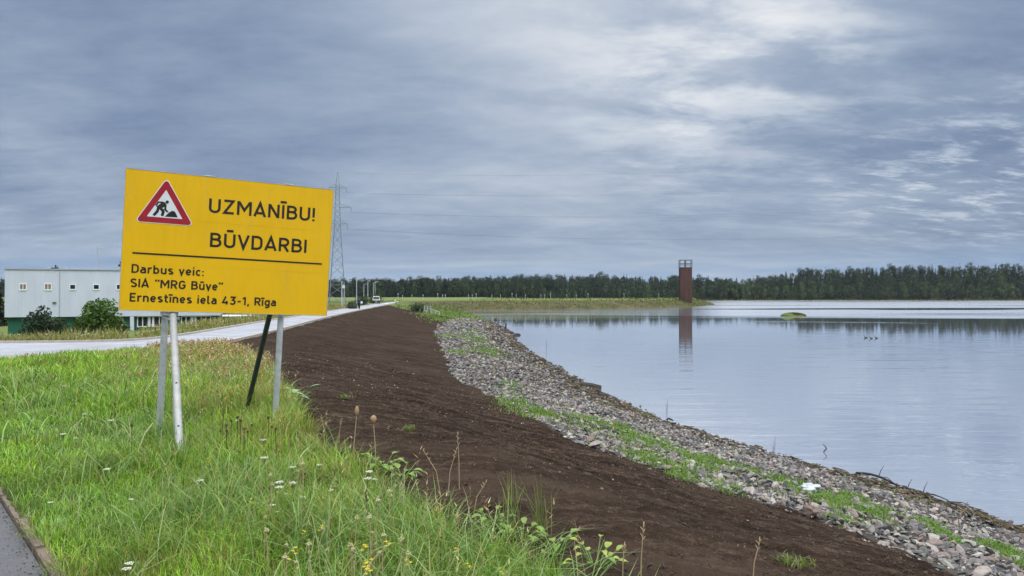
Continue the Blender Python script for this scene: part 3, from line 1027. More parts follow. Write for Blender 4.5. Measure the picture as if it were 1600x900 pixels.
def build_bank_herbs():
    """rough herbs on the bank of the far spit and at the corner of the lake"""
    n = 46000
    x = rng.uniform(-26, 108, n); y = rng.uniform(118, 392, n)
    d = shore_d(x, y)
    pen = (y > 200) & (d > 0.2) & (d < 13)
    cor = (y <= 200) & (d > 0.1) & (y > soil_end(x) - 1) & (x > -29)
    k = (pen | cor) & ~inside(x, y, ROAD_NEAR + ROAD_FAR[::-1])
    x, y, d = x[k], y[k], d[k]
    n = len(x)
    z = H(x, y)
    dry = fbm(x * .12, y * .12, 3, 5) + 0.5
    col = palette(n, [(0.092, 0.112, 0.034), (0.125, 0.110, 0.050), (0.066, 0.082, 0.026), (0.150, 0.122, 0.070)], [.3, .3, .2, .2], .2)
    green = (rng.uniform(0, 1, n) > dry) | (y < 170)
    col[green] = palette(int(green.sum()), [(0.120, 0.190, 0.050), (0.170, 0.230, 0.075)], [1, 1], .2)
    hg = rng.uniform(.25, .75, n)
    o = blades('bank_herbs', x, y, z - .03, hg, rng.uniform(.15, .4, n) * np.hypot(x, y) / 270, np.clip(rng.normal(.4, .2, n), 0, 1), col, M['grass'])
    tag(o, 'rough brown and green herbs on the bank of the far spit', 'herbs', kind='stuff')


build_bank_herbs()

def build_tufts():
    # rank tufts where the mower cannot reach: round the feet of the sign's posts
    X, Y = [], []
    for (fx, fy) in ((-3.87, 8.10), (-2.83, 8.63), (-3.03, 6.72), (-3.53, 9.60)):
        X.append(fx + rng.normal(0, .10, 150)); Y.append(fy - .05 + rng.normal(0, .09, 150))
    x = np.concatenate(X); y = np.concatenate(Y); n = len(x)
    col = palette(n, [(0.100, 0.200, 0.022), (0.150, 0.260, 0.040), (0.240, 0.280, 0.090)], [.5, .3, .2], .2)
    o = blades('post_grass', x, y, H(x, y) - .01, rng.uniform(.12, .36, n), np.full(n, .008), np.clip(rng.normal(.5, .3, n), 0, 1.1), col, M['grass'])
    tag(o, 'rank grass grown up round the feet of the sign posts', 'grass', kind='stuff')
    # grass creeping over the kerb and litter on the path beside it
    n = 900
    y = rng.uniform(3.0, 9.5, n); e = rng.normal(.06, .05, n)
    k = rng.uniform(0, 1, n) < np.clip(.4 + fbm(y * 2.2, y * 0 + 3, 3, 7) * 3, .02, 1)
    y, e = y[k], e[k]; n = len(y)
    x = kerb_x(y) + e
    col = palette(n, [(0.120, 0.210, 0.030), (0.200, 0.240, 0.070), (0.240, 0.190, 0.090)], [.6, .25, .15], .2)
    o = blades('kerb_grass', x, y, np.full(n, 2.97), rng.uniform(.05, .16, n), np.full(n, .006), np.clip(rng.normal(1.0, .3, n), .2, 1.4), col, M['grass'], az=rng.normal(math.pi + .7, .7, n))
    tag(o, 'grass creeping over the old kerb beside the path', 'grass', kind='stuff')
    n = 1500
    y = rng.uniform(3.0, 9.5, n); off = rng.exponential(.055, n)
    p = np.stack([kerb_x(y), y], 1) + nrm[None] * (.0 + off[:, None])
    s = rng.lognormal(-5.9, .5, n)
    col = palette(n, [(0.060, 0.045, 0.030), (0.110, 0.085, 0.055), (0.170, 0.150, 0.120), (0.060, 0.080, 0.025)], [.4, .3, .2, .1], .2)
    shp = [(v * np.array([1.6, .8, .35]), f) for v, f in (ico(1),)]
    o = scatter_mesh('path_litter', shp, p[:, 0], p[:, 1], np.full(n, 2.970), s, M['clod'], col, .5)
    tag(o, 'grit and bits of dead leaf lying along the kerb on the path', 'litter', kind='stuff')


# ------------------------------------------------------------------ soil crumbs and stones
def ico(sub=1):
    bm = bmesh.new()
    bmesh.ops.create_icosphere(bm, subdivisions=sub, radius=1.0)
    v = np.array([q.co[:] for q in bm.verts]); f = np.array([[w.index for w in p.verts] for p in bm.faces])
    bm.free()
    return v, f


def stone_shape(sub, seed):
    r_ = np.random.default_rng(seed)
    v, f = ico(sub)
    v = v.copy()
    # cut flat facets so that the stone is broken rock, not a pebble
    for _ in range(13):
        nrm_ = r_.normal(size=3); nrm_ /= np.linalg.norm(nrm_)
        h = r_.uniform(0.34, 0.74)
        s = v @ nrm_
        over = s > h
        v[over] -= np.outer(s[over] - h, nrm_)
    v *= np.array([1.0, r_.uniform(.6, .95), r_.uniform(.28, .55)])
    v += r_.normal(0, .02, v.shape)
    return v, f


def scatter_mesh(name, shapes, x, y, z, size, m, col, tilt=0.5):
    n = len(x)
    which = rng.integers(0, len(shapes), n)
    Vs = []; Fs = []; Cs = []; off = 0
    for s, (v, f) in enumerate(shapes):
        i = np.where(which == s)[0]
        if not len(i): continue
        a = rng.uniform(0, 2 * np.pi, len(i)); b = rng.normal(0, tilt, len(i)); c = rng.normal(0, tilt, len(i))
        ca, sa, cb, sb, cc, sc = np.cos(a), np.sin(a), np.cos(b), np.sin(b), np.cos(c), np.sin(c)
        Rm = np.zeros((len(i), 3, 3))
        Rx = np.zeros_like(Rm); Rx[:, 0, 0] = 1; Rx[:, 1, 1] = cb; Rx[:, 1, 2] = -sb; Rx[:, 2, 1] = sb; Rx[:, 2, 2] = cb
        Ry = np.zeros_like(Rm); Ry[:, 1, 1] = 1; Ry[:, 0, 0] = cc; Ry[:, 0, 2] = sc; Ry[:, 2, 0] = -sc; Ry[:, 2, 2] = cc
        Rz = np.zeros_like(Rm); Rz[:, 2, 2] = 1; Rz[:, 0, 0] = ca; Rz[:, 0, 1] = -sa; Rz[:, 1, 0] = sa; Rz[:, 1, 1] = ca
        Rm = Rx @ Ry @ Rz
        P = np.einsum('nij,kj->nki', Rm, v) * size[i][:, None, None]
        P += np.stack([x[i], y[i], z[i]], 1)[:, None, :]
        Vs.append(P.reshape(-1, 3))
        Fs.append((f[None] + (np.arange(len(i)) * len(v))[:, None, None] + off).reshape(-1, 3))
        Cs.append(np.repeat(col[i], len(v), 0))
        off += len(i) * len(v)
    V = np.concatenate(Vs); Fc = np.concatenate(Fs); C = np.concatenate(Cs)
    return arrays(name, V, Fc.ravel(), quads(len(Fc), 3), m, col=C)


SH0 = [stone_shape(1, 100 + i) for i in range(8)]
SH1 = [stone_shape(2, 200 + i) for i in range(8)]
STONE_COLS = [(0.160, 0.146, 0.140), (0.215, 0.190, 0.176), (0.100, 0.096, 0.096), (0.270, 0.236, 0.212), (0.060, 0.061, 0.065), (0.300, 0.278, 0.256),
              (0.180, 0.138, 0.120), (0.140, 0.142, 0.142)]
STONE_W = [.2, .18, .16, .12, .12, .08, .08, .06]


def build_soil_bits():
    x, y, r = polar_samples(110000, 3.5, 32, -30, 40, 1.5)
    d = shore_d(x, y)
    k = region(x, y, d) == 1
    x, y, r = x[k], y[k], r[k]
    k = rng.uniform(0, 1, len(x)) < np.clip(0.5 + fbm(x * 1.2, y * 2.5, 3, 8) * 2, .1, 1)
    x, y, r = x[k], y[k], r[k]; n = len(x)
    z = H(x, y) + fbm(x * 1.1, y * 3.0, 4, 21) * 0.10
    s = rng.lognormal(-4.62, .5, n) * np.clip(r / 8, .8, 1.8)
    col = palette(n, [(0.058, 0.036, 0.024), (0.085, 0.056, 0.039), (0.040, 0.024, 0.016), (0.125, 0.088, 0.064)], [.4, .3, .2, .1], .2)
    o = scatter_mesh('soil_clods', [ico(1)[0] * np.array([1, .8, .6]) + np.random.default_rng(i).normal(0, .16, (42, 3)) for i in ()] or SH0, x, y, z, s, M['clod'], col, 1.0)
    tag(o, 'dark crumbs of earth over the raked soil slope', 'soil', kind='stuff')
    # pale grit and bits of straw
    x, y, r = polar_samples(11000, 3.8, 50, -30, 40, 1.4)
    k = region(x, y, shore_d(x, y)) == 1
    x, y, r = x[k], y[k], r[k]
    k = rng.uniform(0, 1, len(x)) < np.clip(0.3 + fbm(x * .8, y * .8, 3, 18) * 2.5, .04, 1)
    x, y, r = x[k], y[k], r[k]; n = len(x)
    z = H(x, y) + fbm(x * 1.1, y * 3.0, 4, 21) * 0.10 + .008
    s = rng.lognormal(-4.95, .5, n) * np.clip(r / 8, .8, 1.8)
    col = palette(n, [(0.32, 0.27, 0.22), (0.22, 0.175, 0.14), (0.15, 0.115, 0.09), (0.50, 0.46, 0.42)], [.3, .4, .4, .07], .2)
    o = scatter_mesh('pale_grit', SH0, x, y, z, s, M['mineral'], col, 1.0)
    tag(o, 'pale grit and small pebbles sprinkled over the dark soil', 'grit', kind='stuff')


build_soil_bits()
build_tufts()


def build_stones():
    # even-ish scatter: jittered grid whose cell grows with distance
    xs, ys = [], []
    y = 5.0
    while y < STONE_END:
        cell = 0.135 if y < 18 else (0.135 + (y - 18) * 0.0034)
        x0 = float(stone_x(y)) - 0.4
        x1 = 13.5 if y < 12 else float(stone_x(y)) + 14
        for x in np.arange(x0, x1, cell):
            xs.append(x + random.uniform(-.5, .5) * cell); ys.append(y + random.uniform(-.5, .5) * cell)
        y += cell * 0.9
    x = np.array(xs); y = np.array(ys)
    d = shore_d(x, y)
    k = (region(x, y, d) == 2) & (d > -0.35)
    # strays rolled on to the soil edge and thinning by the water line
    k &= rng.uniform(0, 1, len(x)) < np.clip(0.97 - 0.5 * (d < 0.55), 0, 1)
    px = 800 + F * x / y
    k &= px < 1760
    x, y, d, px = x[k], y[k], d[k], px[k]
    n = len(x)
    z = H(x, y) + fbm(x * 3, y * 3, 3, 41) * 0.10
    cell = np.where(y < 18, 0.135, 0.135 + (y - 18) * 0.0034)
    s = cell * np.clip(rng.lognormal(-.70, .33, n), .25, 1.1)
    col = palette(n, STONE_COLS, STONE_W, .18)
    wet = d < 0.45
    col[wet] = col[wet] * 0.45 + np.array([0.03, 0.02, 0.01]) * .5
    z = z + s * 0.25
    dist = np.hypot(x, y)
    vis = (px > 900) & (px < 1600) & (EYE - z > 0) & (HZ + F * (EYE - z) / y < 905)
    score = np.where(vis, s / dist, 0)
    big = np.argsort(-score)[:300]
    isbig = np.zeros(n, bool); isbig[big] = True
    rest = ~isbig
    nearm = rest & (y < 26); farm = rest & (y >= 26)
    o = scatter_mesh('shore_stones', SH1, x[rest & (y < 14)], y[rest & (y < 14)], z[rest & (y < 14)], s[rest & (y < 14)], M['mineral'], col[rest & (y < 14)])
    o2 = scatter_mesh('t', SH0, x[rest & (y >= 14)], y[rest & (y >= 14)], z[rest & (y >= 14)], s[rest & (y >= 14)], M['mineral'], col[rest & (y >= 14)])
    # merge the two levels of detail into one object
    bm = bmesh.new(); bm.from_mesh(o.data); bm.from_mesh(o2.data); bm.to_mesh(o.data); bm.free()
    bpy.data.objects.remove(o2)
    tag(o, 'grey and pinkish broken stones spread along the lake shore', 'stones', kind='stuff')
    # chips and gravel filling the gaps and straying on to the soil
    x2, y2, r2 = polar_samples(52000, 7.5, 60, 4, 42, 1.5)
    d2 = shore_d(x2, y2); e2 = x2 - stone_x(y2)
    k2 = (e2 > -.45) & (d2 > -.2) & (rng.uniform(0, 1, len(x2)) < np.where(e2 > .1, .8, .30 * np.exp(-np.abs(e2) * 4)))
    x2, y2, r2 = x2[k2], y2[k2], r2[k2]; n2 = len(x2)
    s2 = rng.lognormal(-3.55, .45, n2) * np.clip(r2 / 14, .8, 1.8)
    c2 = palette(n2, STONE_COLS, STONE_W, .2)
    o = scatter_mesh('stone_chips', SH0, x2, y2, H(x2, y2) + fbm(x2 * 3, y2 * 3, 3, 41) * 0.10 + s2 * .3, s2, M['mineral'], c2)
    tag(o, 'small stone chips and gravel filling the gaps between the shore stones', 'gravel', kind='stuff')
    # the largest ones are objects of their own, on shared shapes
    protos = []
    for ci, c in enumerate(STONE_COLS):
        for v, f in (SH1[ci % 8], SH1[(ci + 3) % 8]):
            protos.append(arrays('shore_stone', v, f.ravel(), quads(len(f), 3), M['mineral'], col=np.tile(np.array(c), (len(v), 1)), link=False))
    for i in big:
        ci = rng.choice(len(STONE_COLS), p=np.array(STONE_W) / sum(STONE_W))
        o = bpy.data.objects.new('shore_stone', protos[ci * 2 + random.randint(0, 1)])
        COL.objects.link(o)
        o.location = (x[i], y[i], z[i]); o.scale = (s[i],) * 3
        o.rotation_euler = (random.gauss(0, .5), random.gauss(0, .5), random.uniform(0, 6.28))
        tag(o, 'angular grey or pinkish broken stone lying among the nearest shore stones', 'stone', 'broken stones at the near end of the shore')


build_stones()

# green weed patches among the stones (pixel spots looked up on the bank)
PATCH = [(740, 520, 22, 5), (728, 528, 20, 4), (748, 534, 18, 6), (760, 550, 32, 6), (700, 526, 14, 4), (715, 552, 20, 3),
         (805, 632, 26, 10), (830, 642, 26, 9), (800, 605, 20, 6), (850, 648, 22, 7), (905, 655, 30, 8), (940, 662, 26, 7), (965, 672, 34, 9), (995, 690, 34, 10), (1030, 693, 26, 8), (1015, 715, 34, 9), (1060, 712, 38, 9),
         (1090, 722, 34, 9), (1120, 725, 30, 8), (1130, 760, 22, 8), (1060, 735, 26, 7), (1160, 735, 24, 7), (1215, 752, 26, 7), (1245, 765, 24, 7), (1270, 772, 26, 8), (1300, 783, 34, 9), (1335, 782, 28, 8), (1350, 795, 26, 7),
         (1385, 802, 22, 6), (1445, 818, 22, 6), (1475, 838, 16, 9), (1560, 862, 30, 10), (1590, 878, 26, 14), (1310, 812, 20, 5), (690, 500, 26, 4), (705, 493, 22, 3), (670, 492, 20, 3), (730, 502, 20, 3)]


def build_patches():
    X = []; Y = []; Hh = []
    for (px, py, rx, ry) in PATCH:
        n = int(100 + rx * ry * 7.0)
        a = rng.normal(0, .55, (n, 2))
        x0, y0, _ = hit(px, py)
        sx = rx / F * y0; sy = abs(hit(px, py - ry)[1] - y0)
        sy = min(sy, 10)
        X.append(x0 + a[:, 0] * sx + a[:, 1] * sy * (x0 / y0) * 0.6); Y.append(y0 + a[:, 1] * sy)
        Hh.append(np.full(n, 1.0))
    x = np.concatenate(X); y = np.concatenate(Y); n = len(x)
    d = shore_d(x, y)
    k = (d > .3) & (rng.uniform(0, 1, n) < np.clip(.75 + fbm(x * 2.3, y * 2.3, 3, 61) * 3.4, .0, 1))
    x, y = x[k], y[k]; n = len(x)
    r = np.hypot(x, y)
    z = H(x, y)
    col = palette(n, [(0.100, 0.200, 0.025), (0.150, 0.250, 0.040), (0.070, 0.150, 0.022), (0.210, 0.260, 0.080)], [.35, .3, .2, .15], .2)
    hg = rng.uniform(.04, .11, n) * np.clip(r / 22, 1, 2.2)
    o = blades('shore_weeds', x, y, z, hg, np.maximum(.007, .0011 * r) * rng.uniform(.7, 1.6, n), np.clip(rng.normal(.9, .35, n), .1, 1.3), col, M['grass'])
    tag(o, 'bright green weeds growing in patches between the shore stones', 'weeds', kind='stuff')
    # thin scatter of single sprouts over the whole bank
    x, y, r = polar_samples(16000, 6, 125, -12, 40, 1.2)
    d = shore_d(x, y)
    k = (region(x, y, d) == 2) & (d > .6) & (rng.uniform(0, 1, len(x)) < np.clip(.2 + fbm(x * .5, y * .25, 3, 91) * 2.4, .02, 1))
    x, y, r = x[k], y[k], r[k]; n = len(x)
    col = palette(n, [(0.140, 0.220, 0.060), (0.200, 0.230, 0.090), (0.240, 0.190, 0.100)], [.5, .3, .2], .2)
    o = blades('shore_sprouts', x, y, H(x, y) + .03, rng.uniform(.08, .24, n), np.maximum(.006, .0013 * r), np.clip(rng.normal(.6, .3, n), 0, 1.2), col, M['grass'])
    tag(o, 'thin scattered sprouts between the stones of the shore', 'weeds', kind='stuff')
    # wrack: brown reed litter along the water line
    n = 7500
    t = rng.uniform(0, 1, n) ** 1.6
    y = 8 + t * 118
    # the shore line as a function of y
    sy = np.array([q[1] for q in NEAR_SHORE]); sx = np.array([q[0] for q in NEAR_SHORE])
    x = np.interp(y, sy, sx) - rng.uniform(0, 1, n) ** 1.5 * 1.5 * np.clip(y / 18, .8, 2.2) + .1 * np.clip(y / 18, 1, 3)
    keep = rng.uniform(0, 1, n) < np.clip(.46 + fbm(x * .9, y * .35, 3, 44) * 3.2, .05, 1)
    x, y = x[keep], y[keep]; n = len(x)
    d = shore_d(x, y)
    z = np.maximum(H(x, y), 0.0) + .02 + .10 * rng.uniform(0, 1, n) * (d > 0)
    r = np.hypot(x, y)
    az = rng.normal(1.85, .55, n)
    ln = rng.uniform(.10, .40, n); wd = np.maximum(.006, .0011 * r) * rng.uniform(.7, 1.6, n)
    dx, dy = np.cos(az) * ln, np.sin(az) * ln
    nx, ny = -np.sin(az) * wd, np.cos(az) * wd
    dz = rng.normal(0, .12, n) * ln
    V = np.zeros((n, 8, 3))
    for i, (sa, sb, sc) in enumerate(((-.5, -.5, 0), (-.5, .5, 0), (.5, .5, 0), (.5, -.5, 0), (-.5, -.5, 1), (-.5, .5, 1), (.5, .5, 1), (.5, -.5, 1))):
        V[:, i, 0] = x + dx * sa + nx * sb; V[:, i, 1] = y + dy * sa + ny * sb; V[:, i, 2] = z + dz * sa + sc * wd * .6
    base = (np.arange(n) * 8)[:, None]
    fs = np.array([[4, 5, 6, 7], [0, 4, 7, 3], [1, 2, 6, 5], [0, 1, 5, 4], [3, 7, 6, 2]])
    loops = np.concatenate([base + q[None] for q in fs], 1).ravel()
    col = palette(n, [(0.085, 0.056, 0.032), (0.120, 0.084, 0.048), (0.050, 0.036, 0.023), (0.160, 0.125, 0.075), (0.050, 0.055, 0.024)], [.3, .2, .25, .08, .17], .2)
    o = arrays('reed_litter', V.reshape(-1, 3), loops, quads(n * 5, 4), M['clod'], col=np.repeat(col, 8, 0))
    tag(o, 'brown reed litter washed up along the water line', 'litter', kind='stuff')


build_patches()

# ------------------------------------------------------------------ the yellow works sign
SIGN_W, SIGN_H = 2.2, 1.5077
SIGN_C = Vector((-3.1675, 8.2753, 5.1575))
SIGN_R = Matrix.Rotation(0.465, 3, 'Z') @ Matrix.Rotation(0.0574, 3, 'X') @ Matrix.Rotation(0.0403, 3, 'Y')
BASE_Z = 2.15           # panel centre above the sign's foot, along its own axis


def arc(cx, cy, rx, ry, a0, a1, n=10):
    return [(cx + rx * math.cos(R(a0 + (a1 - a0) * i / n)), cy + ry * math.sin(R(a0 + (a1 - a0) * i / n))) for i in range(n + 1)]


GL = {
    'U': (.62, [[(.07, 1), (.07, .31)] + arc(.31, .31, .24, .24, 180, 360) + [(.55, 1)]]),
    'Z': (.60, [[(.04, .93), (.52, .93), (.07, .07), (.57, .07)]]),
    'M': (.80, [[(.07, 0), (.07, 1)], [(.73, 0), (.73, 1)], [(.09, .97), (.40, .36), (.71, .97)]]),
    'A': (.64, [[(.03, 0), (.32, .96), (.61, 0)], [(.12, .25), (.52, .25)]]),
    'N': (.64, [[(.07, 0), (.07, 1)], [(.57, 0), (.57, 1)], [(.09, .95), (.55, .05)]]),
    'I': (.14, [[(.07, 0), (.07, 1)]]),
    'B': (.60, [[(.07, .07), (.07, .93), (.30, .93)] + arc(.30, .735, .2, .195, 90, -90) + [(.07, .54)], [(.14, .54), (.32, .54)] + arc(.32, .305, .225, .235, 90, -90) + [(.07, .07), (.07, .12)]]),
    'V': (.60, [[(.03, 1), (.30, .05), (.57, 1)]]),
    'D': (.62, [[(.07, .5), (.07, .93), (.28, .93)] + arc(.28, .66, .27, .27, 90, 0) + [(.55, .34)] + arc(.28, .34, .27, .27, 0, -90) + [(.07, .07), (.07, .52)]]),
    'R': (.60, [[(.07, 0), (.07, .93), (.30, .93)] + arc(.30, .69, .23, .24, 90, -90) + [(.07, .45)], [(.30, .44), (.55, 0)]]),
    '!': (.14, [[(.07, 1), (.07, .28)], [(.07, .14), (.07, 0)]]),
    'S': (.58, [arc(.29, .735, .21, .195, 25, 255) + arc(.30, .27, .22, .20, 75, -150)]),
    'G': (.63, [arc(.31, .64, .24, .29, 25, 180) + arc(.31, .33, .24, .26, 180, 360) + [(.55, .47), (.33, .47)]]),
    'E': (.52, [[(.50, .93), (.07, .93), (.07, .07), (.50, .07)], [(.12, .51), (.44, .51)]]),
    '“': (.38, [[(.12, .76), (.06, 1)], [(.36, .76), (.30, 1)]]),
    '”': (.38, [[(.02, .76), (.08, 1)], [(.26, .76), (.32, 1)]]),
    'a': (.50, [arc(.24, .47, .19, .18, 140, 0) + [(.43, .0)], [(.43, .41), (.22, .41)] + arc(.22, .235, .165, .17, 90, 270) + [(.30, .07), (.43, .17)]]),
    'r': (.36, [[(.07, 0), (.07, .72)], arc(.29, .44, .22, .21, 180, 70)]),
    'b': (.52, [[(.07, 0), (.07, 1)], arc(.26, .36, .19, .29, 180, -180, 20)]),
    'u': (.51, [[(.07, .72), (.07, .25)] + arc(.255, .25, .185, .18, 180, 360) + [(.44, .72)], [(.44, .3), (.44, 0)]]),
    's': (.46, [arc(.23, .525, .165, .125, 30, 255) + arc(.24, .195, .17, .13, 75, -150)]),
    'v': (.46, [[(.03, .72), (.23, .04), (.43, .72)]]),
    'e': (.51, [[(.07, .36), (.43, .36)], arc(.255, .36, .185, .29, 0, 320, 18)]),
    'i': (.14, [[(.07, 0), (.07, .72)], [(.07, .86), (.07, 1)]]),
    'ı': (.14, [[(.07, 0), (.07, .72)]]),
    'c': (.46, [arc(.255, .36, .185, .29, 45, 315, 16)]),
    ':': (.14, [[(.07, 0), (.07, .14)], [(.07, .48), (.07, .62)]]),
    'n': (.51, [[(.07, 0), (.07, .72)], arc(.255, .44, .185, .21, 180, 0) + [(.44, 0)]]),
    't': (.36, [[(.14, .95), (.14, .22)] + arc(.28, .21, .14, .14, 180, 270) + [(.35, .07)], [(.0, .65), (.34, .65)]]),
    'l': (.26, [[(.07, 1), (.07, .21)] + arc(.20, .20, .13, .13, 180, 270) + [(.25, .07)]]),
    '4': (.60, [[(.34, 1), (.06, .24), (.58, .24)], [(.43, .46), (.43, 0)]]),
    '3': (.56, [[(.05, .93), (.49, .93), (.27, .57)] + arc(.27, .32, .23, .25, 90, -150)]),
    '1': (.34, [[(.02, .77), (.24, .96)], [(.24, 1), (.24, 0)]]),
    '-': (.42, [[(.05, .42), (.37, .42)]]),
    ',': (.18, [[(.11, .14), (.04, -.14)]]),
    'g': (.52, [arc(.26, .36, .19, .29, 0, 360, 20), [(.45, .72), (.45, -.05)] + arc(.255, -.05, .195, .16, 0, -150)]),
    ' ': (.26, []),
}
MACRON = {'Ī': 'I', 'Ū': 'U', 'ū': 'u', 'ī': 'ı'}


def stroke(V, Fc, pts, w, y):
    """flat ribbon along pts in the x-z plane of the sign"""
    p = [Vector(pts[0])]
    for q_ in pts[1:]:
        if (Vector(q_) - p[-1]).length > 1e-5: p.append(Vector(q_))
    n = len(p)
    b0 = len(V)
    for i in range(n):
        t0 = (p[i] - p[i - 1]).normalized() if i > 0 else None
        t1 = (p[i + 1] - p[i]).normalized() if i < n - 1 else None
        if t0 is None: t0 = t1
        if t1 is None: t1 = t0
        n0 = Vector((-t0.y, t0.x)); n1 = Vector((-t1.y, t1.x))
        mm = n0 + n1
        if mm.length < 1e-4: mm = n0
        mm.normalize()
        s = 1 / max(0.30, mm.dot(n0))
        o = mm * (w / 2 * s)
        V.append((p[i].x + o.x, y, p[i].y + o.y)); V.append((p[i].x - o.x, y, p[i].y - o.y))
    for i in range(n - 1):
        a = b0 + 2 * i
        Fc.append((a, a + 1, a + 3, a + 2))


def letters(text, x0, x1, zb, cap, sw, parent):
    glyphs = []; x = 0.0; gap = .135
    for ch in text:
        base = MACRON.get(ch, ch)
        adv, st = GL[base]
        extra = []
        if ch in MACRON:
            yb = 1.21 if base in 'IU' else .93
            c = adv / 2
            extra = [[(c - .18, yb), (c + .18, yb)]]
        glyphs.append((x, st + extra)); x += adv + gap
    tot = x - gap
    sx = (x1 - x0) / tot
    V, Fc = [], []
    k = 0
    for gx, st in glyphs:
        for s in st:
            k += 1
            stroke(V, Fc, [(x0 + (gx + q[0]) * sx, zb + q[1] * cap) for q in s], sw, -0.0030 - 0.00004 * k)
    bm = bmesh.new()
    vs = [bm.verts.new(v) for v in V]
    for f in Fc: bm.faces.new([vs[i] for i in f])
    o = obj('lettering', bm, M['black'], parent)
    return o


def rounded_tri(c, rad, n=8):
    """outline of a triangle with rounded corners"""
    out = []
    cen = sum((Vector(q) for q in c), Vector((0, 0))) / 3
    for i in range(3):
        p = Vector(c[i]); a = (Vector(c[i - 1]) - p).normalized(); b = (Vector(c[(i + 1) % 3]) - p).normalized()
        bis = (a + b).normalized(); half = a.angle(b) / 2
        o = p + bis * (rad / math.sin(half))
        s = -a.orthogonal() if False else None
        pa = p + a * (rad / math.tan(half)); pb = p + b * (rad / math.tan(half))
        a0 = math.atan2(pa.y - o.y, pa.x - o.x); a1 = math.atan2(pb.y - o.y, pb.x - o.x)
        da = (a1 - a0 + math.pi) % (2 * math.pi) - math.pi
        for k in range(n + 1):
            t = a0 + da * k / n
            out.append((o.x + rad * math.cos(t), o.y + rad * math.sin(t)))
    return out


def plate(name, outline, y0, y1, m, parent):
    bm = bmesh.new()
    f = [bm.verts.new((q[0], y0, q[1])) for q in outline]
    b = [bm.verts.new((q[0], y1, q[1])) for q in outline]
    bm.faces.new(f); bm.faces.new(b[::-1])
    for i in range(len(f)):
        j = (i + 1) % len(f)
        bm.faces.new((f[i], b[i], b[j], f[j]))
    return obj(name, bm, m, parent)


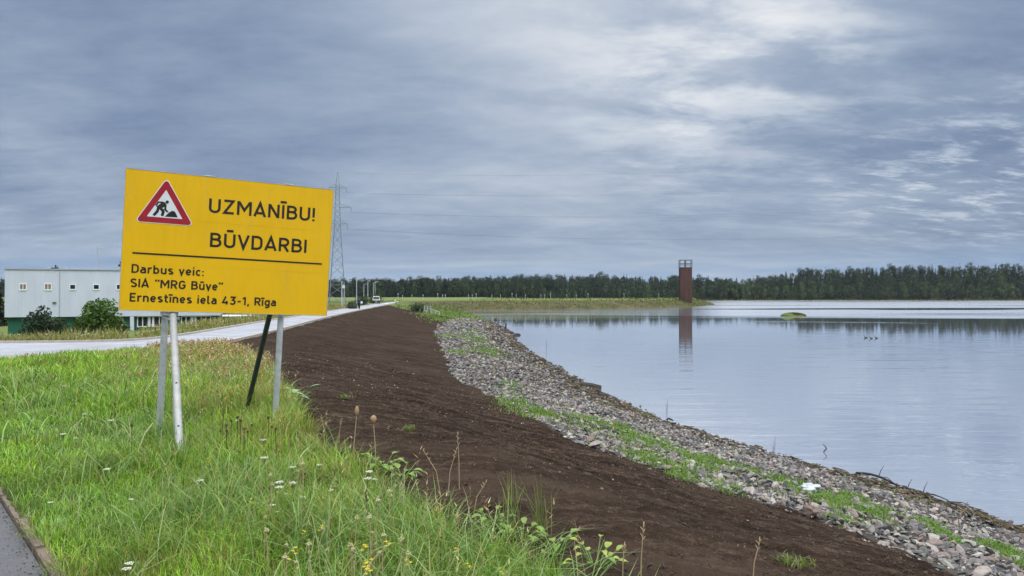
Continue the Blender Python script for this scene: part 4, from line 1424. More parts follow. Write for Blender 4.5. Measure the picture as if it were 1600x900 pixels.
def build_sign():
    base = SIGN_C + SIGN_R @ Vector((0, 0, -BASE_Z))
    t = thing('works_sign', 'large yellow roadworks notice board leaning on steel posts in the grass', 'sign')
    t.matrix_world = Matrix.Translation(base) @ SIGN_R.to_4x4()
    t.rotation_mode = 'QUATERNION'
    t.rotation_quaternion = SIGN_R.to_quaternion(); t.location = base
    p = bpy.data.objects.new('board', None)
    # panel: an object of its own holding its boards' face, lettering and pictogram
    W2, H2 = SIGN_W / 2, SIGN_H / 2
    bm = bmesh.new()
    h = SIGN_H / 3
    for i in range(3):
        z0 = -H2 + i * h
        bx(bm, -W2, W2, -0.0015, 0.006, z0 + (0.0009 if i else 0), z0 + h - (0.0009 if i < 2 else 0), 0.0006)
    bx(bm, -W2 + .003, W2 - .003, 0.0015, 0.016, -H2 + .003, H2 - .003)
    bpy.data.objects.remove(p)
    board = obj('board', bm, M['yellow'], t)
    board.location = (0, 0, BASE_Z)
    bm = bmesh.new()
    bx(bm, -W2 - .006, -W2 - .0005, -.004, .020, -H2, H2); bx(bm, W2 + .0005, W2 + .006, -.004, .020, -H2, H2)
    bx(bm, -W2 - .006, W2 + .006, -.004, .020, H2 + .0005, H2 + .006); bx(bm, -W2 - .006, W2 + .006, -.004, .020, -H2 - .006, -H2 - .0005)
    obj('edge_trim', bm, M['galv'], board)
    letters('UZMANĪBU!', -.268, .897, .362, .157, .0272, board)
    letters('BŪVDARBI', -.238, .822, -.019, .157, .0272, board)
    letters('Darbus veic:', -1.001, -.285, -.351, .0915, .0174, board)
    letters('SIA “MRG Būve”', -1.006, -.078, -.505, .0915, .0174, board)
    letters('Ernestīnes iela 43-1, Rīga', -1.004, .508, -.660, .0915, .0174, board)
    bm = bmesh.new(); bx(bm, -1.001, 1.012, -.0040, -.0018, -.1475, -.1290)
    obj('dividing_line', bm, M['black'], board)
    tri = [(-.705, .700), (-.998, .196), (-.412, .196)]
    cen = Vector((-.705, .364))
    def inset(s): return [tuple(cen + (Vector(q) - cen) * s) for q in tri]
    tp = plate('warning_triangle', rounded_tri(inset(1.0), .030), -.0040, -.0018, M['white'], board)
    plate('red_border', rounded_tri(inset(.955), .026), -.0056, -.0042, M['red'], tp)
    plate('white_field', rounded_tri(inset(.600), .004, 3), -.0072, -.0058, M['white'], tp)
    V, Fc = [], []
    def q(x, y): return (-.705 + (x - 586) * .000600, .434 - (y - 437 - .100 * (x - 610)) * .00064)
    def sc(x0, y0, r):
        return [q(x0 + r * math.cos(k * .3927), y0 + r * math.sin(k * .3927)) for k in range(16)]
    yy = [-.0076]
    def st(pts, w):
        yy[0] -= .00004; stroke(V, Fc, [q(*a) for a in pts], w * .00062, yy[0])
    def poly(pts):
        yy[0] -= .00004
        b0 = len(V)
        for a in pts: V.append((a[0], yy[0], a[1]))
        Fc.append(tuple(range(b0, b0 + len(pts))))
    poly(sc(612, 437, 29))
    poly([q(*a) for a in ((580, 684), (655, 610), (680, 598), (702, 583), (722, 592), (745, 598), (800, 702))])
    poly([q(*a) for a in ((455, 422), (540, 426), (580, 445), (606, 490), (596, 540), (565, 520), (520, 545), (500, 560), (455, 545), (440, 510), (478, 480), (512, 452), (470, 450))])
    st([(468, 434), (442, 482), (425, 492)], 26)
    st([(588, 490), (586, 560), (625, 606)], 34)
    st([(474, 530), (458, 592), (402, 658)], 46)
    st([(512, 545), (556, 596), (540, 672)], 46)
    st([(414, 478), (560, 560), (645, 612)], 11)
    bm = bmesh.new(); vs = [bm.verts.new(v) for v in V]
    for f in Fc: bm.faces.new([vs[i] for i in f])
    obj('digging_man', bm, M['black'], tp)
    # rails on the back and a few bolt heads on the face
    for z in (-.5, .5):
        bm = bmesh.new(); bx(bm, -W2 + .05, W2 - .05, .018, .048, z - .02, z + .02, .003)
        obj('back_rail', bm, M['galv'], board)
    for x in (-.28, .585):
        bm = bmesh.new(); bx(bm, x - .05, x + .05, -.008, .026, H2 + .0065, H2 + .016, .002); obj('top_clip', bm, M['galv'], board)
    # posts
    for x, foot in ((-.650, -0.25), (.585, -0.25)):
        bm = bmesh.new(); tube(bm, [(x, .088, foot), (x, .088, BASE_Z + .62)], .035, 18)
        obj('post', bm, M['galv'], t, smooth=False)
    inv = SIGN_R.transposed()
    def loc(w): return inv @ (Vector(w) - base)
    foot = loc((-3.03, 6.72, 2.85)); top = Vector((-.575, .035, BASE_Z - H2 - .040))
    d = (top - foot).normalized()
    bm = bmesh.new(); tube(bm, [foot, top + d * .02], .0365, 18)
    s = obj('front_strut', bm, M['galv_old'], t)
    bm = bmesh.new()                                            # drilled holes left in the old tube
    for f_, r_ in ((.30, .011), (.545, .011)):
        c = foot.lerp(top, f_); a = (loc((0, 0, EYE)) - c); a = (a - d * a.dot(d)).normalized()
        tube(bm, [c + a * .033, c + a * .0378], r_, 10)
    obj('bolt_hole', bm, M['dark'], s)
    s['label'] = 'pale weathered tube propped in front of the sign'
    foot = loc((-3.53, 9.62, 2.92)); top = Vector((.545, .10, BASE_Z - .30))
    bm = bmesh.new(); tube(bm, [foot, top], .031, 14)
    s = obj('rear_strut', bm, M['darkpipe'], t); s['label'] = 'dark painted pipe bracing the sign from behind'
    # clamp collar where the front strut meets the post
    bm = bmesh.new()
    c = Vector((-.60, .04, BASE_Z - H2 - .085))
    for k in range(2):
        ring = [c + Vector((math.cos(a) * .062 - .0, math.sin(a) * .070, .012 * k + .006 * math.sin(a))) for a in [2 * math.pi * i / 20 for i in range(20)]]
        ring.append(ring[0]); tube(bm, ring, .0065, 6, cap=False)
    bx(bm, c.x + .055, c.x + .095, c.y - .01, c.y + .01, c.z - .008, c.z + .020, .002)
    obj('clamp', bm, M['galv_old'], t)
    bm = bmesh.new(); bx(bm, -.70, -.52, .022, .060, BASE_Z - H2 - .050, BASE_Z - H2 - .008, .004)
    obj('bracket', bm, M['galv'], t)


build_sign()

# ------------------------------------------------------------------ works building
def facade_mat(name, col, ribs):
    m, b = new_mat(name)
    pos = b.n('ShaderNodeTexCoord').outputs['Object']
    wv = b.n('ShaderNodeTexWave'); wv.wave_type = 'BANDS'; wv.bands_direction = 'X'
    wv.inputs['Scale'].default_value = ribs; wv.inputs['Distortion'].default_value = 0.0
    b.lk(pos, wv.inputs['Vector'])
    n = b.noise(b.mapping(pos, scale=(1, 1, .25)), 1.1, 5.0, 0.6)
    lo = tuple(c * .92 for c in col); hi = tuple(c * 1.06 for c in col)
    p = pbsdf(b, Base_Color=b.ramp(n, [(.3, lo), (.7, hi)]), Roughness=0.5)
    bn = b.n('ShaderNodeBump'); bn.inputs['Strength'].default_value = .25; bn.inputs['Distance'].default_value = .02
    b.lk(wv.outputs['Fac'], bn.inputs['Height']); b.lk(bn.outputs[0], p.inputs['Normal'])
    finish(b, p.outputs[0])
    return m


def glass_mat(name, tint=(0.02, 0.025, 0.03)):
    m, b = new_mat(name)
    pos = b.n('ShaderNodeNewGeometry').outputs['Position']
    n = b.noise(pos, .9, 3.0, .6)
    p = pbsdf(b, Base_Color=b.ramp(n, [(.35, tuple(c * .6 for c in tint)), (.65, tuple(c * 1.6 for c in tint))]), Roughness=.12)
    p.inputs['Specular IOR Level'].default_value = .25
    finish(b, p.outputs[0])
    return m


M['clad'] = facade_mat('pale_cladding', (0.53, 0.57, 0.66), 1.2)
M['clad_green'] = facade_mat('green_cladding', (0.012, 0.105, 0.060), .8)
M['pane'] = glass_mat('dark_glass')
M['pane_brown'] = simple('drawn_curtain', (0.24, 0.17, 0.13), .7, .3, 3.0)
M['frame'] = simple('white_frame', (0.74, 0.76, 0.78), .45, .05, 3.0)
M['roofedge'] = simple('roof_flashing', (0.36, 0.40, 0.45), .4, .08, 2.0)


def build_building():
    A = Vector((-47.2, 68.0)); B = Vector((-29.7, 74.5))
    ux = (B - A).normalized(); L = (B - A).length
    z0 = 0.25
    t = thing('works_building', 'long two storey pale grey and green works building beyond the road', 'building', (A.x, A.y, z0), math.atan2(ux.y, ux.x))
    nrm2 = Vector((-ux.y, ux.x))
    def fac(px, py, off=0.0):
        dx, dy = (px - 800) / F, 1.0
        A2 = A + nrm2 * off
        det = dx * (-ux.y) - dy * (-ux.x)
        s = (A2.x * (-ux.y) - A2.y * (-ux.x)) / det
        P = Vector((dx * s, dy * s))
        return (P - A2).dot(ux), EYE - (py - HZ) / F * s - z0
    zt = fac(7, 420.7)[1]; zm = fac(7, 495.8)[1]
    L = fac(345, 480)[0]
    DEP = 13.0
    bm = bmesh.new(); bx(bm, 0, L, 0, DEP, zm, zt)
    u = obj('upper_wall', bm, M['clad'], t)
    sx = fac(93, 450)[0]
    bm = bmesh.new(); bx(bm, sx - .05, sx + .05, -.03, -.002, zm + .02, zt - .02)
    obj('panel_joint', bm, M['roofedge'], u)
    bm = bmesh.new(); bx(bm, .15, L - .15, .45, DEP - .2, -1.2, zm - .003)
    lw = obj('lower_wall', bm, M['clad_green'], t)
    bm = bmesh.new(); bx(bm, -.10, L + .10, -.10, DEP + .1, zt + .003, zt + .10)
    rf = obj('roof_edge', bm, M['roofedge'], t)
    for i, (px, py, w, h) in enumerate(((36, 448.5, 12.2, 11), (75, 448.5, 12.2, 11), (113.7, 448.8, 10.5, 9.6), (150.5, 448.8, 10.5, 9.6), (186.5, 448.8, 10.5, 9.6))):
        xa, za = fac(px - w / 2, py + h / 2); xb, zb = fac(px + w / 2, py - h / 2)
        bm = bmesh.new(); e = .075
        bx(bm, xa, xb, -.06, .02, za, za + e + .05); bx(bm, xa, xb, -.06, .02, zb - e, zb); bx(bm, xa, xa + e, -.057, .02, za + e + .05, zb - e); bx(bm, xb - e, xb, -.057, .02, za + e + .05, zb - e)
        if i < 2: bx(bm, (xa + xb) / 2 - .025, (xa + xb) / 2 + .025, -.05, .02, za + e + .05, zb - e)
        fr = obj('window', bm, M['frame'], t)
        bm = bmesh.new(); bx(bm, xa + e, xb - e, -.02, -.003, za + e + .05, zb - e)
        obj('pane', bm, M['pane_brown'] if i < 2 else M['pane'], fr)
        if i < 2: fr['label'] = 'white framed window with brown curtains'
    for px0, px1, nd, dd in ((214.5, 258, 5, 2), (283, 330, 6, 2)):
        xa, za = fac(px0, 511.5, .45); xb, zb = fac(px1, 493.2, .45)
        za += .02
        bm = bmesh.new(); e = .10
        bx(bm, xa, xb, .36, .447, za, za + e); bx(bm, xa, xb, .36, .447, zb - e, zb)
        for k in range(nd + 1):
            x = xa + (xb - xa) * k / nd
            x = min(max(x, xa + e / 2), xb - e / 2)
            w = e * .9
            bx(bm, x - w / 2, x + w / 2, .363, .447, za + e, zb - e)
        xd = xa + (xb - xa) * dd / nd
        for s in (0.06, (xb - xa) / nd - .16):
            bx(bm, xd + s, xd + s + .14, .34, .447, za + e, zb - e)
        bx(bm, xd + .2, xd + (xb - xa) / nd - .16, .343, .447, za + e + .003, za + e + .16)
        fr = obj('window_band', bm, M['frame'], t)
        bm = bmesh.new(); bx(bm, xa + .02, xb - .02, .405, .445, za + .02, zb - .02)
        obj('pane', bm, M['pane'], fr)
    xa, _ = fac(203.2, 500); xb, _ = fac(209.4, 500)
    bm = bmesh.new(); bx(bm, xa, xb, .02, .36, -.3, zm - .004, .02)
    obj('support_column', bm, M['clad'], t)
    xa, za = fac(186, 502, .45); xb, zb = fac(193, 496.6, .45)
    bm = bmesh.new(); bx(bm, xa, xb, .40, .447, za, zb)
    fr = obj('window', bm, M['frame'], t)
    bm = bmesh.new(); bx(bm, xa + .06, xb - .06, .38, .398, za + .06, zb - .06); obj('pane', bm, M['pane'], fr)
    ax, az = fac(149, 385)
    zr = zt + .1
    bm = bmesh.new(); tube(bm, [(ax, 1.0, zr), (ax, 1.0, az)], .045, 6); tube(bm, [(ax - .05, 1.0, az - .12), (ax + .55, 1.0, az - .1)], .03, 6)
    bx(bm, ax - .28, ax + .32, .7, 1.3, zr + .002, zr + .12)
    obj('antenna_mast', bm, M['roofedge'], rf)
    vx, _ = fac(82, 417)
    bm = bmesh.new(); bx(bm, vx - .28, vx + .25, .7, 1.4, zr + .002, zr + .13, .03); bx(bm, vx - .02, vx + .08, .95, 1.15, zr + .132, zr + .40, .02); bx(bm, vx + .14, vx + .20, .95, 1.1, zr + .132, zr + .25)
    obj('roof_vent', bm, M['dark'], rf)
    for px in (72, 100):
        vx, _ = fac(px, 419)
        bm = bmesh.new(); bx(bm, vx - .12, vx + .12, .8, 1.1, zr + .002, zr + .13, .02); obj('roof_vent', bm, M['roofedge'], rf)
    vx, _ = fac(187, 417)
    bm = bmesh.new(); tube(bm, [(vx, .6, zr + .002), (vx, .6, zr + .75)], .05, 6); bx(bm, vx - .22, vx + .12, .5, .7, zr + .30, zr + .52, .03); bx(bm, vx - .08, vx + .22, .5, .7, zr + .62, zr + .82, .03)
    obj('roof_camera', bm, M['dark'], rf)
    lx, lz = fac(86, 472.5)
    bm = bmesh.new(); bx(bm, lx - .2, lx + .12, -.16, -.002, lz - .05, lz + .03, .02); obj('wall_lamp', bm, M['dark'], u)

    # the low dark red shed to the right of it
    D = 92.0
    xs = (335 - 800) / F * D; xe = (420 - 800) / F * D
    ztop = EYE - (493.5 - HZ) / F * D
    t2 = thing('low_shed', 'low dark red shed with a white edged flat roof right of the works building', 'shed', (xs, D, .3))
    hz = ztop - .3
    bm = bmesh.new(); bx(bm, 0, xe - xs, 0, 4, -.8, hz - .12); obj('wall', bm, simple('dark_red_boards', (0.130, 0.022, 0.032), .7, .3, 2.0, bump=.3), t2)
    bm = bmesh.new(); bx(bm, -.2, xe - xs + .2, -.25, 4.2, hz - .118, hz + .02); obj('roof', bm, M['frame'], t2)
    bm = bmesh.new(); bx(bm, 0, xe - xs, -.06, -.002, hz - .72, hz - .60); obj('rail', bm, M['kerb'], t2)


build_building()

# ------------------------------------------------------------------ trees and bushes
def crown_mesh(name, c, s, col, droop=0.0, m=None, parent=None, link=True, aspect=1.0):
    """many small leaf sprays: one quad each, turned at random"""
    n = len(c)
    a = rng.normal(size=(n, 3)); a[:, 2] -= droop; a /= np.linalg.norm(a, axis=1)[:, None]
    h = rng.normal(size=(n, 3)); b = np.cross(a, h); b /= np.linalg.norm(b, axis=1)[:, None]
    s = s[:, None]
    V = np.stack([c - a * s * .6, c + b * s * .42 * aspect, c + a * s * .6, c - b * s * .42 * aspect], 1).reshape(-1, 3)
    return arrays(name, V, np.arange(4 * n), quads(n, 4), m or M['foliage'], parent, np.repeat(col, 4, 0), link=link)


def leaf_cols(n, base, jit=.25):
    c = np.array(base)[None] * (1 + rng.normal(0, jit, (n, 1))) * (1 + rng.normal(0, .07, (n, 3)))
    return np.clip(c, .003, .6)


def deciduous_pts(h, rw, n, seed, low=.12):
    r_ = np.random.default_rng(seed)
    k = 16
    zz = r_.uniform(low + .12, .92, k)
    prof = np.sin(np.clip((zz - low) / (1 - low), 0, 1) ** .75 * np.pi) ** .6
    a = r_.uniform(0, 2 * np.pi, k); rr = rw * prof * r_.uniform(.25, .72, k)
    cc = np.stack([np.cos(a) * rr, np.sin(a) * rr, zz * h], 1)
    cs = rw * r_.uniform(.28, .5, k)
    w = r_.integers(0, k, n)
    v = r_.normal(size=(n, 3)); v /= np.linalg.norm(v, axis=1)[:, None]
    rad = r_.uniform(0, 1, n) ** .35
    p = cc[w] + v * (rad * cs[w])[:, None] * np.array([1, 1, 1.15])
    p[:, 2] = np.maximum(p[:, 2], low * h * .6)
    br = r_.normal(0, .22, k)[w]
    return p, br


def spruce_pts(h, rw, n, seed, bare=.06, pine=False):
    r_ = np.random.default_rng(seed)
    if pine:
        t = r_.uniform(.52, 1, n); k = 9
        zz = r_.uniform(.58, .96, k); a = r_.uniform(0, 6.28, k); rr = rw * r_.uniform(.1, .6, k) * (1.15 - (zz - .5))
        cc = np.stack([np.cos(a) * rr, np.sin(a) * rr, zz * h], 1); w = r_.integers(0, k, n)
        v = r_.normal(size=(n, 3)); v /= np.linalg.norm(v, axis=1)[:, None]
        p = cc[w] + v * (r_.uniform(0, 1, n) ** .4 * rw * .55)[:, None] * np.array([1, 1, .75])
        return p, r_.normal(0, .2, k)[w]
    t = bare + (1 - bare) * (1 - np.sqrt(r_.uniform(0, 1, n)))
    lay = np.round(t * 15) / 15 + r_.normal(0, .008, n)
    rmax = rw * (1 - np.clip(lay, 0, 1)) ** .85
    a = r_.uniform(0, 2 * np.pi, n)
    arm = .75 + .25 * np.sin(a * 5 + np.floor(lay * 15) * 2.1)
    rr = rmax * arm * r_.uniform(.15, 1, n) ** .5
    p = np.stack([np.cos(a) * rr, np.sin(a) * rr, (lay - .10 * rr / max(rw, .1)) * h], 1)
    return p, r_.normal(0, .12, n)


PALE = [(0.042, 0.070, 0.032), (0.050, 0.082, 0.034), (0.036, 0.064, 0.034), (0.060, 0.088, 0.038)]
DARK = [(0.024, 0.042, 0.027), (0.028, 0.048, 0.029), (0.021, 0.038, 0.027)]


def build_forest():
    # the wood behind: one mass, thousands of simple trees
    P = []; Cc = []; Ss = []; TV = []; TF = []
    n = 5000
    a = R(1) * rng.uniform(-49, 41, n)
    dist = rng.uniform(0, 1, n) ** 1.25 * 120
    x0 = np.tan(a)
    # start of the wood: just behind the shore
    D = 672 + dist
    x = x0 * D
    sh = shore_d(x, D)
    k = (sh > 11)
    x, D = x[k], D[k]
    z = H(x, D)
    n = len(x)
    protos = []
    for i in range(5): protos.append((spruce_pts(1, .19, 320, 400 + i), 0))
    for i in range(3): protos.append((spruce_pts(1, .24, 260, 430 + i, pine=True), 1))
    for i in range(4): protos.append((deciduous_pts(1, .24, 330, 460 + i, .15), 2))
    px = 800 + F * x / D
    pr = rng.uniform(0, 1, n)
    for i in range(n):
        if pr[i] < .58: (p, br), kd = protos[rng.integers(0, 5)]
        elif pr[i] < .78: (p, br), kd = protos[5 + rng.integers(0, 3)]
        else: (p, br), kd = protos[8 + rng.integers(0, 4)]
        h = rng.normal(16.8, 1.9) if kd < 2 else rng.normal(15.0, 1.8)
        h = min(max(h, 10), 20.5)
        P.append(p * np.array([h * rng.uniform(.85, 1.2), h * rng.uniform(.85, 1.2), h]) + np.array([x[i], D[i], z[i] - .3]))
        base = DARK[rng.integers(0, 3)] if kd < 2 else PALE[rng.integers(0, 4)]
        tone = rng.normal(1, .2)
        Cc.append(np.clip(np.array(base)[None] * tone * (1 + br[:, None]), .004, .3))
        Ss.append(h * .066 * np.clip(1.4 - .95 * p[:, 2], .36, 1.25))
        # trunk: a slim four sided spar
        b0 = len(TV); rt = .16
        th = h * .8
        for (u, v) in ((-1, -1), (1, -1), (1, 1), (-1, 1)): TV.append((x[i] + u * rt, D[i] + v * rt, z[i] - .5))
        for (u, v) in ((-1, -1), (1, -1), (1, 1), (-1, 1)): TV.append((x[i] + u * .05, D[i] + v * .05, z[i] + th))
        for q in range(4): TF += [b0 + q, b0 + (q + 1) % 4, b0 + 4 + (q + 1) % 4, b0 + 4 + q]
    P = np.concatenate(P); Cc = np.concatenate(Cc); Ss = np.concatenate(Ss)
    o = crown_mesh('forest', P, Ss * rng.uniform(.7, 1.3, len(Ss)), Cc, droop=.35)
    tr = arrays('trunks', TV, TF, quads(len(TF) // 4, 4), M['bark'])
    bm = bmesh.new(); bm.from_mesh(o.data); nf = len(bm.faces)
    bm.from_mesh(tr.data); bm.faces.ensure_lookup_table()
    for f in bm.faces[nf:]: f.material_index = 1
    bm.to_mesh(o.data); bm.free()
    o.data.materials.append(simple('forest_bark', (0.034, 0.029, 0.024), 0.95, 0.4, 3.0))  # darker even bark for the trunks of the wood
    bpy.data.objects.remove(tr)
    tag(o, 'dark mixed conifer forest rising behind the far shore of the lake', 'forest', kind='stuff')

    # trees of the forest's edge, each its own
    fams = []
    for i in range(7):
        h = 14.0; p, br = deciduous_pts(h, h * rng.uniform(.22, .32), 1000, 500 + i, .02)
        col = np.clip(np.array(PALE[i % 4])[None] * 1.15 * (1 + br[:, None] * 1.3) * (1 + rng.normal(0, .15, (len(p), 1))), .004, .4)
        t = thing('broadleaf_tree', 'round crowned green broadleaf tree at the foot of the dark forest on the far shore', 'tree', (0, 0, 0), 0, 'broadleaf trees along the far shore')
        crown_mesh('crown', p, np.full(len(p), .75) * rng.uniform(.6, 1.3, len(p)), col, parent=t)
        bm = bmesh.new(); tube(bm, [(0, 0, -.6), (.1, 0, h * .3), (.05, .1, h * .75)], [.24, .18, .06], 6)
        for q in range(4):
            an = q * 1.7 + i; tube(bm, [(.08, 0, h * (.28 + .08 * q)), (math.cos(an) * h * .13, math.sin(an) * h * .13, h * (.45 + .09 * q))], [.09, .03], 5)
        obj('trunk', bm, M['bark'], t)
        fams.append(t)
    sp = []
    for i in range(4):
        h = 16.0; p, br = spruce_pts(h, h * .19, 560, 540 + i)
        col = np.clip(np.array(DARK[i % 3])[None] * 1.25 * (1 + br[:, None]) * (1 + rng.normal(0, .15, (len(p), 1))), .004, .4)
        t = thing('spruce_tree', 'slim dark spruce at the foot of the forest on the far shore', 'tree', (0, 0, 0), 0, 'spruces along the far shore')
        crown_mesh('crown', p, np.full(len(p), 1.0) * rng.uniform(.6, 1.2, len(p)), col, droop=.4, parent=t)
        bm = bmesh.new(); tube(bm, [(0, 0, -.6), (0, 0, h * .9)], [.22, .04], 6); obj('trunk', bm, M['bark'], t)
        sp.append(t)
    used = set()
    for i in range(215):
        pxx = 545 + 1075 * (i + random.uniform(-.4, .4)) / 214
        lo = 660.0
        D = 664.0 + random.uniform(0, 5)
        for _ in range(60):
            X = (pxx - 800) / F * D
            if float(shore_d(np.array([X]), np.array([D]))[0]) > random.uniform(3, 9): break
            D += 2.0
        X = (pxx - 800) / F * D
        fam = fams if random.random() < .78 else sp
        src = random.choice(fam)
        sc = random.uniform(.55, 1.12) if fam is fams else random.uniform(.6, 1.15)
        sc *= .9 if pxx < 1050 else 1.12
        loc = (X, D, h1(X, D))
        if src.name in used: dup(src, loc, random.uniform(0, 6.28), sc)
        else:
            used.add(src.name); src.location = loc; src.rotation_euler = (0, 0, random.uniform(0, 6.28)); src.scale = (sc,) * 3
    for t in fams + sp:
        if t.name not in used:
            for c in list(t.children): bpy.data.objects.remove(c)
            bpy.data.objects.remove(t)
    # pale reeds in front of the trees on the far right shore
    n = 9000
    x = rng.uniform(40, 520, n); y = rng.uniform(665, 712, n)
    d = shore_d(x, y); k = (d > -1) & (d < 6 + 5 * fbm(x * .02, y * .02, 2, 3)); x, y = x[k], y[k]; n = len(x)
    col = palette(n, [(0.075, 0.095, 0.030), (0.105, 0.115, 0.040), (0.055, 0.080, 0.028)], [1, 1, 1], .2)
    o = blades('far_reeds', x, y, np.maximum(H(x, y), -.1), rng.uniform(.8, 1.8, n), rng.uniform(.5, 1.2, n), np.clip(rng.normal(.2, .1, n), 0, 1), col, M['grass'])
    tag(o, 'pale green reeds fringing the far shore of the lake', 'reeds', kind='stuff')


build_forest()


def bush(px, py, D, w, h, col, label, n=1500, leaf=.13, seed=1, group=None, cat='bush', name='bush', z=None):
    X = (px - 800) / F * D
    zz = h1(X, D) if z is None else z
    t = thing(name, label, cat, (X, D, zz), 0, group)
    r_ = np.random.default_rng(seed)
    p, br = deciduous_pts(h, w / 2, n, seed, .02)
    c = np.clip(np.array(col)[None] * (1 + br[:, None] * 1.2) * (1 + rng.normal(0, .22, (n, 1))), .004, .6)
    crown_mesh('foliage', p, np.full(n, leaf) * rng.uniform(.6, 1.5, n), c, parent=t)
    bm = bmesh.new()
    for q in range(7):
        a = q * .9 + seed; e = (math.cos(a) * w * .28, math.sin(a) * w * .28, h * r_.uniform(.5, .85))
        tube(bm, [(0, 0, -.2), (e[0] * .4, e[1] * .4, e[2] * .5), e], [.035, .025, .008], 5)
    obj('stems', bm, M['bark'], t)
    return t


bush(63, 500, 50, 2.6, 2.3, (0.040, 0.070, 0.040), 'dark grey green bush before the left half of the works building', 2200, .13, 3)
bush(90, 505, 52, 2.0, 1.5, (0.045, 0.072, 0.036), 'small dark bush between two larger ones at the works building', 1200, .12, 9)
bush(158, 500, 47, 3.2, 2.15, (0.070, 0.130, 0.026), 'broad bright green bush against the works building', 3200, .14, 4)
bush(122, 505, 48, 1.9, 1.45, (0.060, 0.092, 0.040), 'low straggly bush beside the broad bright green bush', 1000, .12, 12)
bush(186, 508, 49, 1.5, 1.3, (0.065, 0.110, 0.030), 'low green bush under the left edge of the sign board', 900, .12, 17)
bush(551, 480, 118, 2.4, .9, (0.085, 0.105, 0.070), 'greyish bush on the verge just left of the walking person', 900, .20, 21)
bush(588, 474, 205, 5.0, 2.0, (0.060, 0.090, 0.035), 'yellowish green bush behind the white van', 800, .30, 22)
bush(566, 472, 160, 4.0, 2.0, (0.050, 0.070, 0.034), 'green bush among the road lamps behind the walking person', 900, .25, 23)
bush(654, 484, 135, 4.5, .9, (0.075, 0.100, 0.060), 'low grey green bush left of the white sluice railing', 1500, .22, 24)
for i, (px, D, w, h, lab) in enumerate(((362, 116, 9, 5.2, 'dark round tree behind the low red shed, nearest the building'), (398, 122, 10, 5.0, 'dark spreading tree behind the end of the low red shed'),
                                        (430, 130, 9, 4.6, 'dark tree behind the sign board beyond the shed'))):
    X = (px - 800) / F * D
    p, br = deciduous_pts(h, w / 2, 900, 60 + i, .02)
    t = thing('broadleaf_tree', lab, 'tree', (X, D, h1(X, D)))
    crown_mesh('crown', p, np.full(900, .5) * rng.uniform(.6, 1.4, 900), leaf_cols(900, (0.022, 0.045, 0.018)), parent=t)
    bm = bmesh.new(); tube(bm, [(0, 0, -.4), (0, 0, h * .7)], [.2, .06], 6); obj('trunk', bm, M['bark'], t)
X, D = (-6 - 800) / F * 96, 96
p, br = spruce_pts(7.0, 2.0, 1500, 77)
t = thing('spruce_tree', 'dark spruce just beyond the left end of the works building', 'tree', (X, D, .3))
crown_mesh('crown', p, np.full(1500, .4) * rng.uniform(.6, 1.4, 1500), leaf_cols(1500, (0.016, 0.032, 0.018)), droop=.4, parent=t)
bm = bmesh.new(); tube(bm, [(0, 0, -.4), (0, 0, 6)], [.2, .05], 6); obj('trunk', bm, M['bark'], t)

# ------------------------------------------------------------------ pylon and cables
PYX, PYD = (527 - 800) / F * 215, 215.0
PZ0 = 1.9


def zpix(py, D): return EYE - (py - HZ) / F * D


def build_pylon():
    t = thing('power_pylon', 'tall steel lattice power pylon rising from behind the yellow sign', 'pylon', (PYX, PYD, PZ0), R(12))
    Ht = zpix(269, PYD) - PZ0
    z1 = zpix(352, PYD) - PZ0; z2 = zpix(290, PYD) - PZ0
    def hw(z): return float(np.interp(z, [0, z1, z2, Ht], [2.35, .85, .5, .04]))
    bm = bmesh.new()
    zs = list(np.linspace(0, z1, 9)) + list(np.linspace(z1, z2, 8))[1:]
    C4 = ((-1, -1), (1, -1), (1, 1), (-1, 1))
    for (sx, sy) in C4:
        tube(bm, [(sx * hw(z), sy * hw(z), z) for z in (0, z1, z2, Ht)], [.09, .08, .06, .04], 4)
    for a, b in zip(zs[:-1], zs[1:]):
        for i in range(4):
            p, q = C4[i], C4[(i + 1) % 4]
            tube(bm, [(p[0] * hw(a), p[1] * hw(a), a), (q[0] * hw(b), q[1] * hw(b), b)], .034, 4)
            tube(bm, [(q[0] * hw(a), q[1] * hw(a), a), (p[0] * hw(b), p[1] * hw(b), b)], .034, 4)
    for z in (zs[2], zs[4], zs[6], z1, z2):
        for i in range(4):
            p, q = C4[i], C4[(i + 1) % 4]
            tube(bm, [(p[0] * hw(z), p[1] * hw(z), z), (q[0] * hw(z), q[1] * hw(z), z)], .034, 4)
    obj('lattice_body', bm, M['pylon'], t)
    out = []
    for py, ln in ((293, 2.5), (323.5, 3.9), (349.5, 2.8)):
        z = zpix(py, PYD) - PZ0
        bm = bmesh.new()
        h = hw(z)
        for s in (-1, 1):
            tip = (s * ln, 0, z + .05)
            for sy in (-1, 1):
                tube(bm, [(s * h, sy * h, z), tip], .05, 4)
                tube(bm, [(s * h, sy * h, z + .95), tip], .034, 4)
            for f in (.33, .66):
                tube(bm, [(s * (h + (ln - h) * f), -h * (1 - f), z + .01), (s * (h + (ln - h) * f), h * (1 - f), z + .95 * (1 - f))], .04, 4)
        arm = obj('cross_arm', bm, M['pylon'], t)
        for s in (-1, 1):
            bm = bmesh.new()
            pts = []; rs = []
            for k in range(17):
                pts.append((s * ln, 0, z - .05 - 1.35 * k / 16)); rs.append(.10 if k % 2 else .045)
            tube(bm, pts, rs, 6)
            obj('insulator', bm, M['pylon'], arm)
        out.append((ln, z))
    return Ht, out


PH, ARMS = build_pylon()


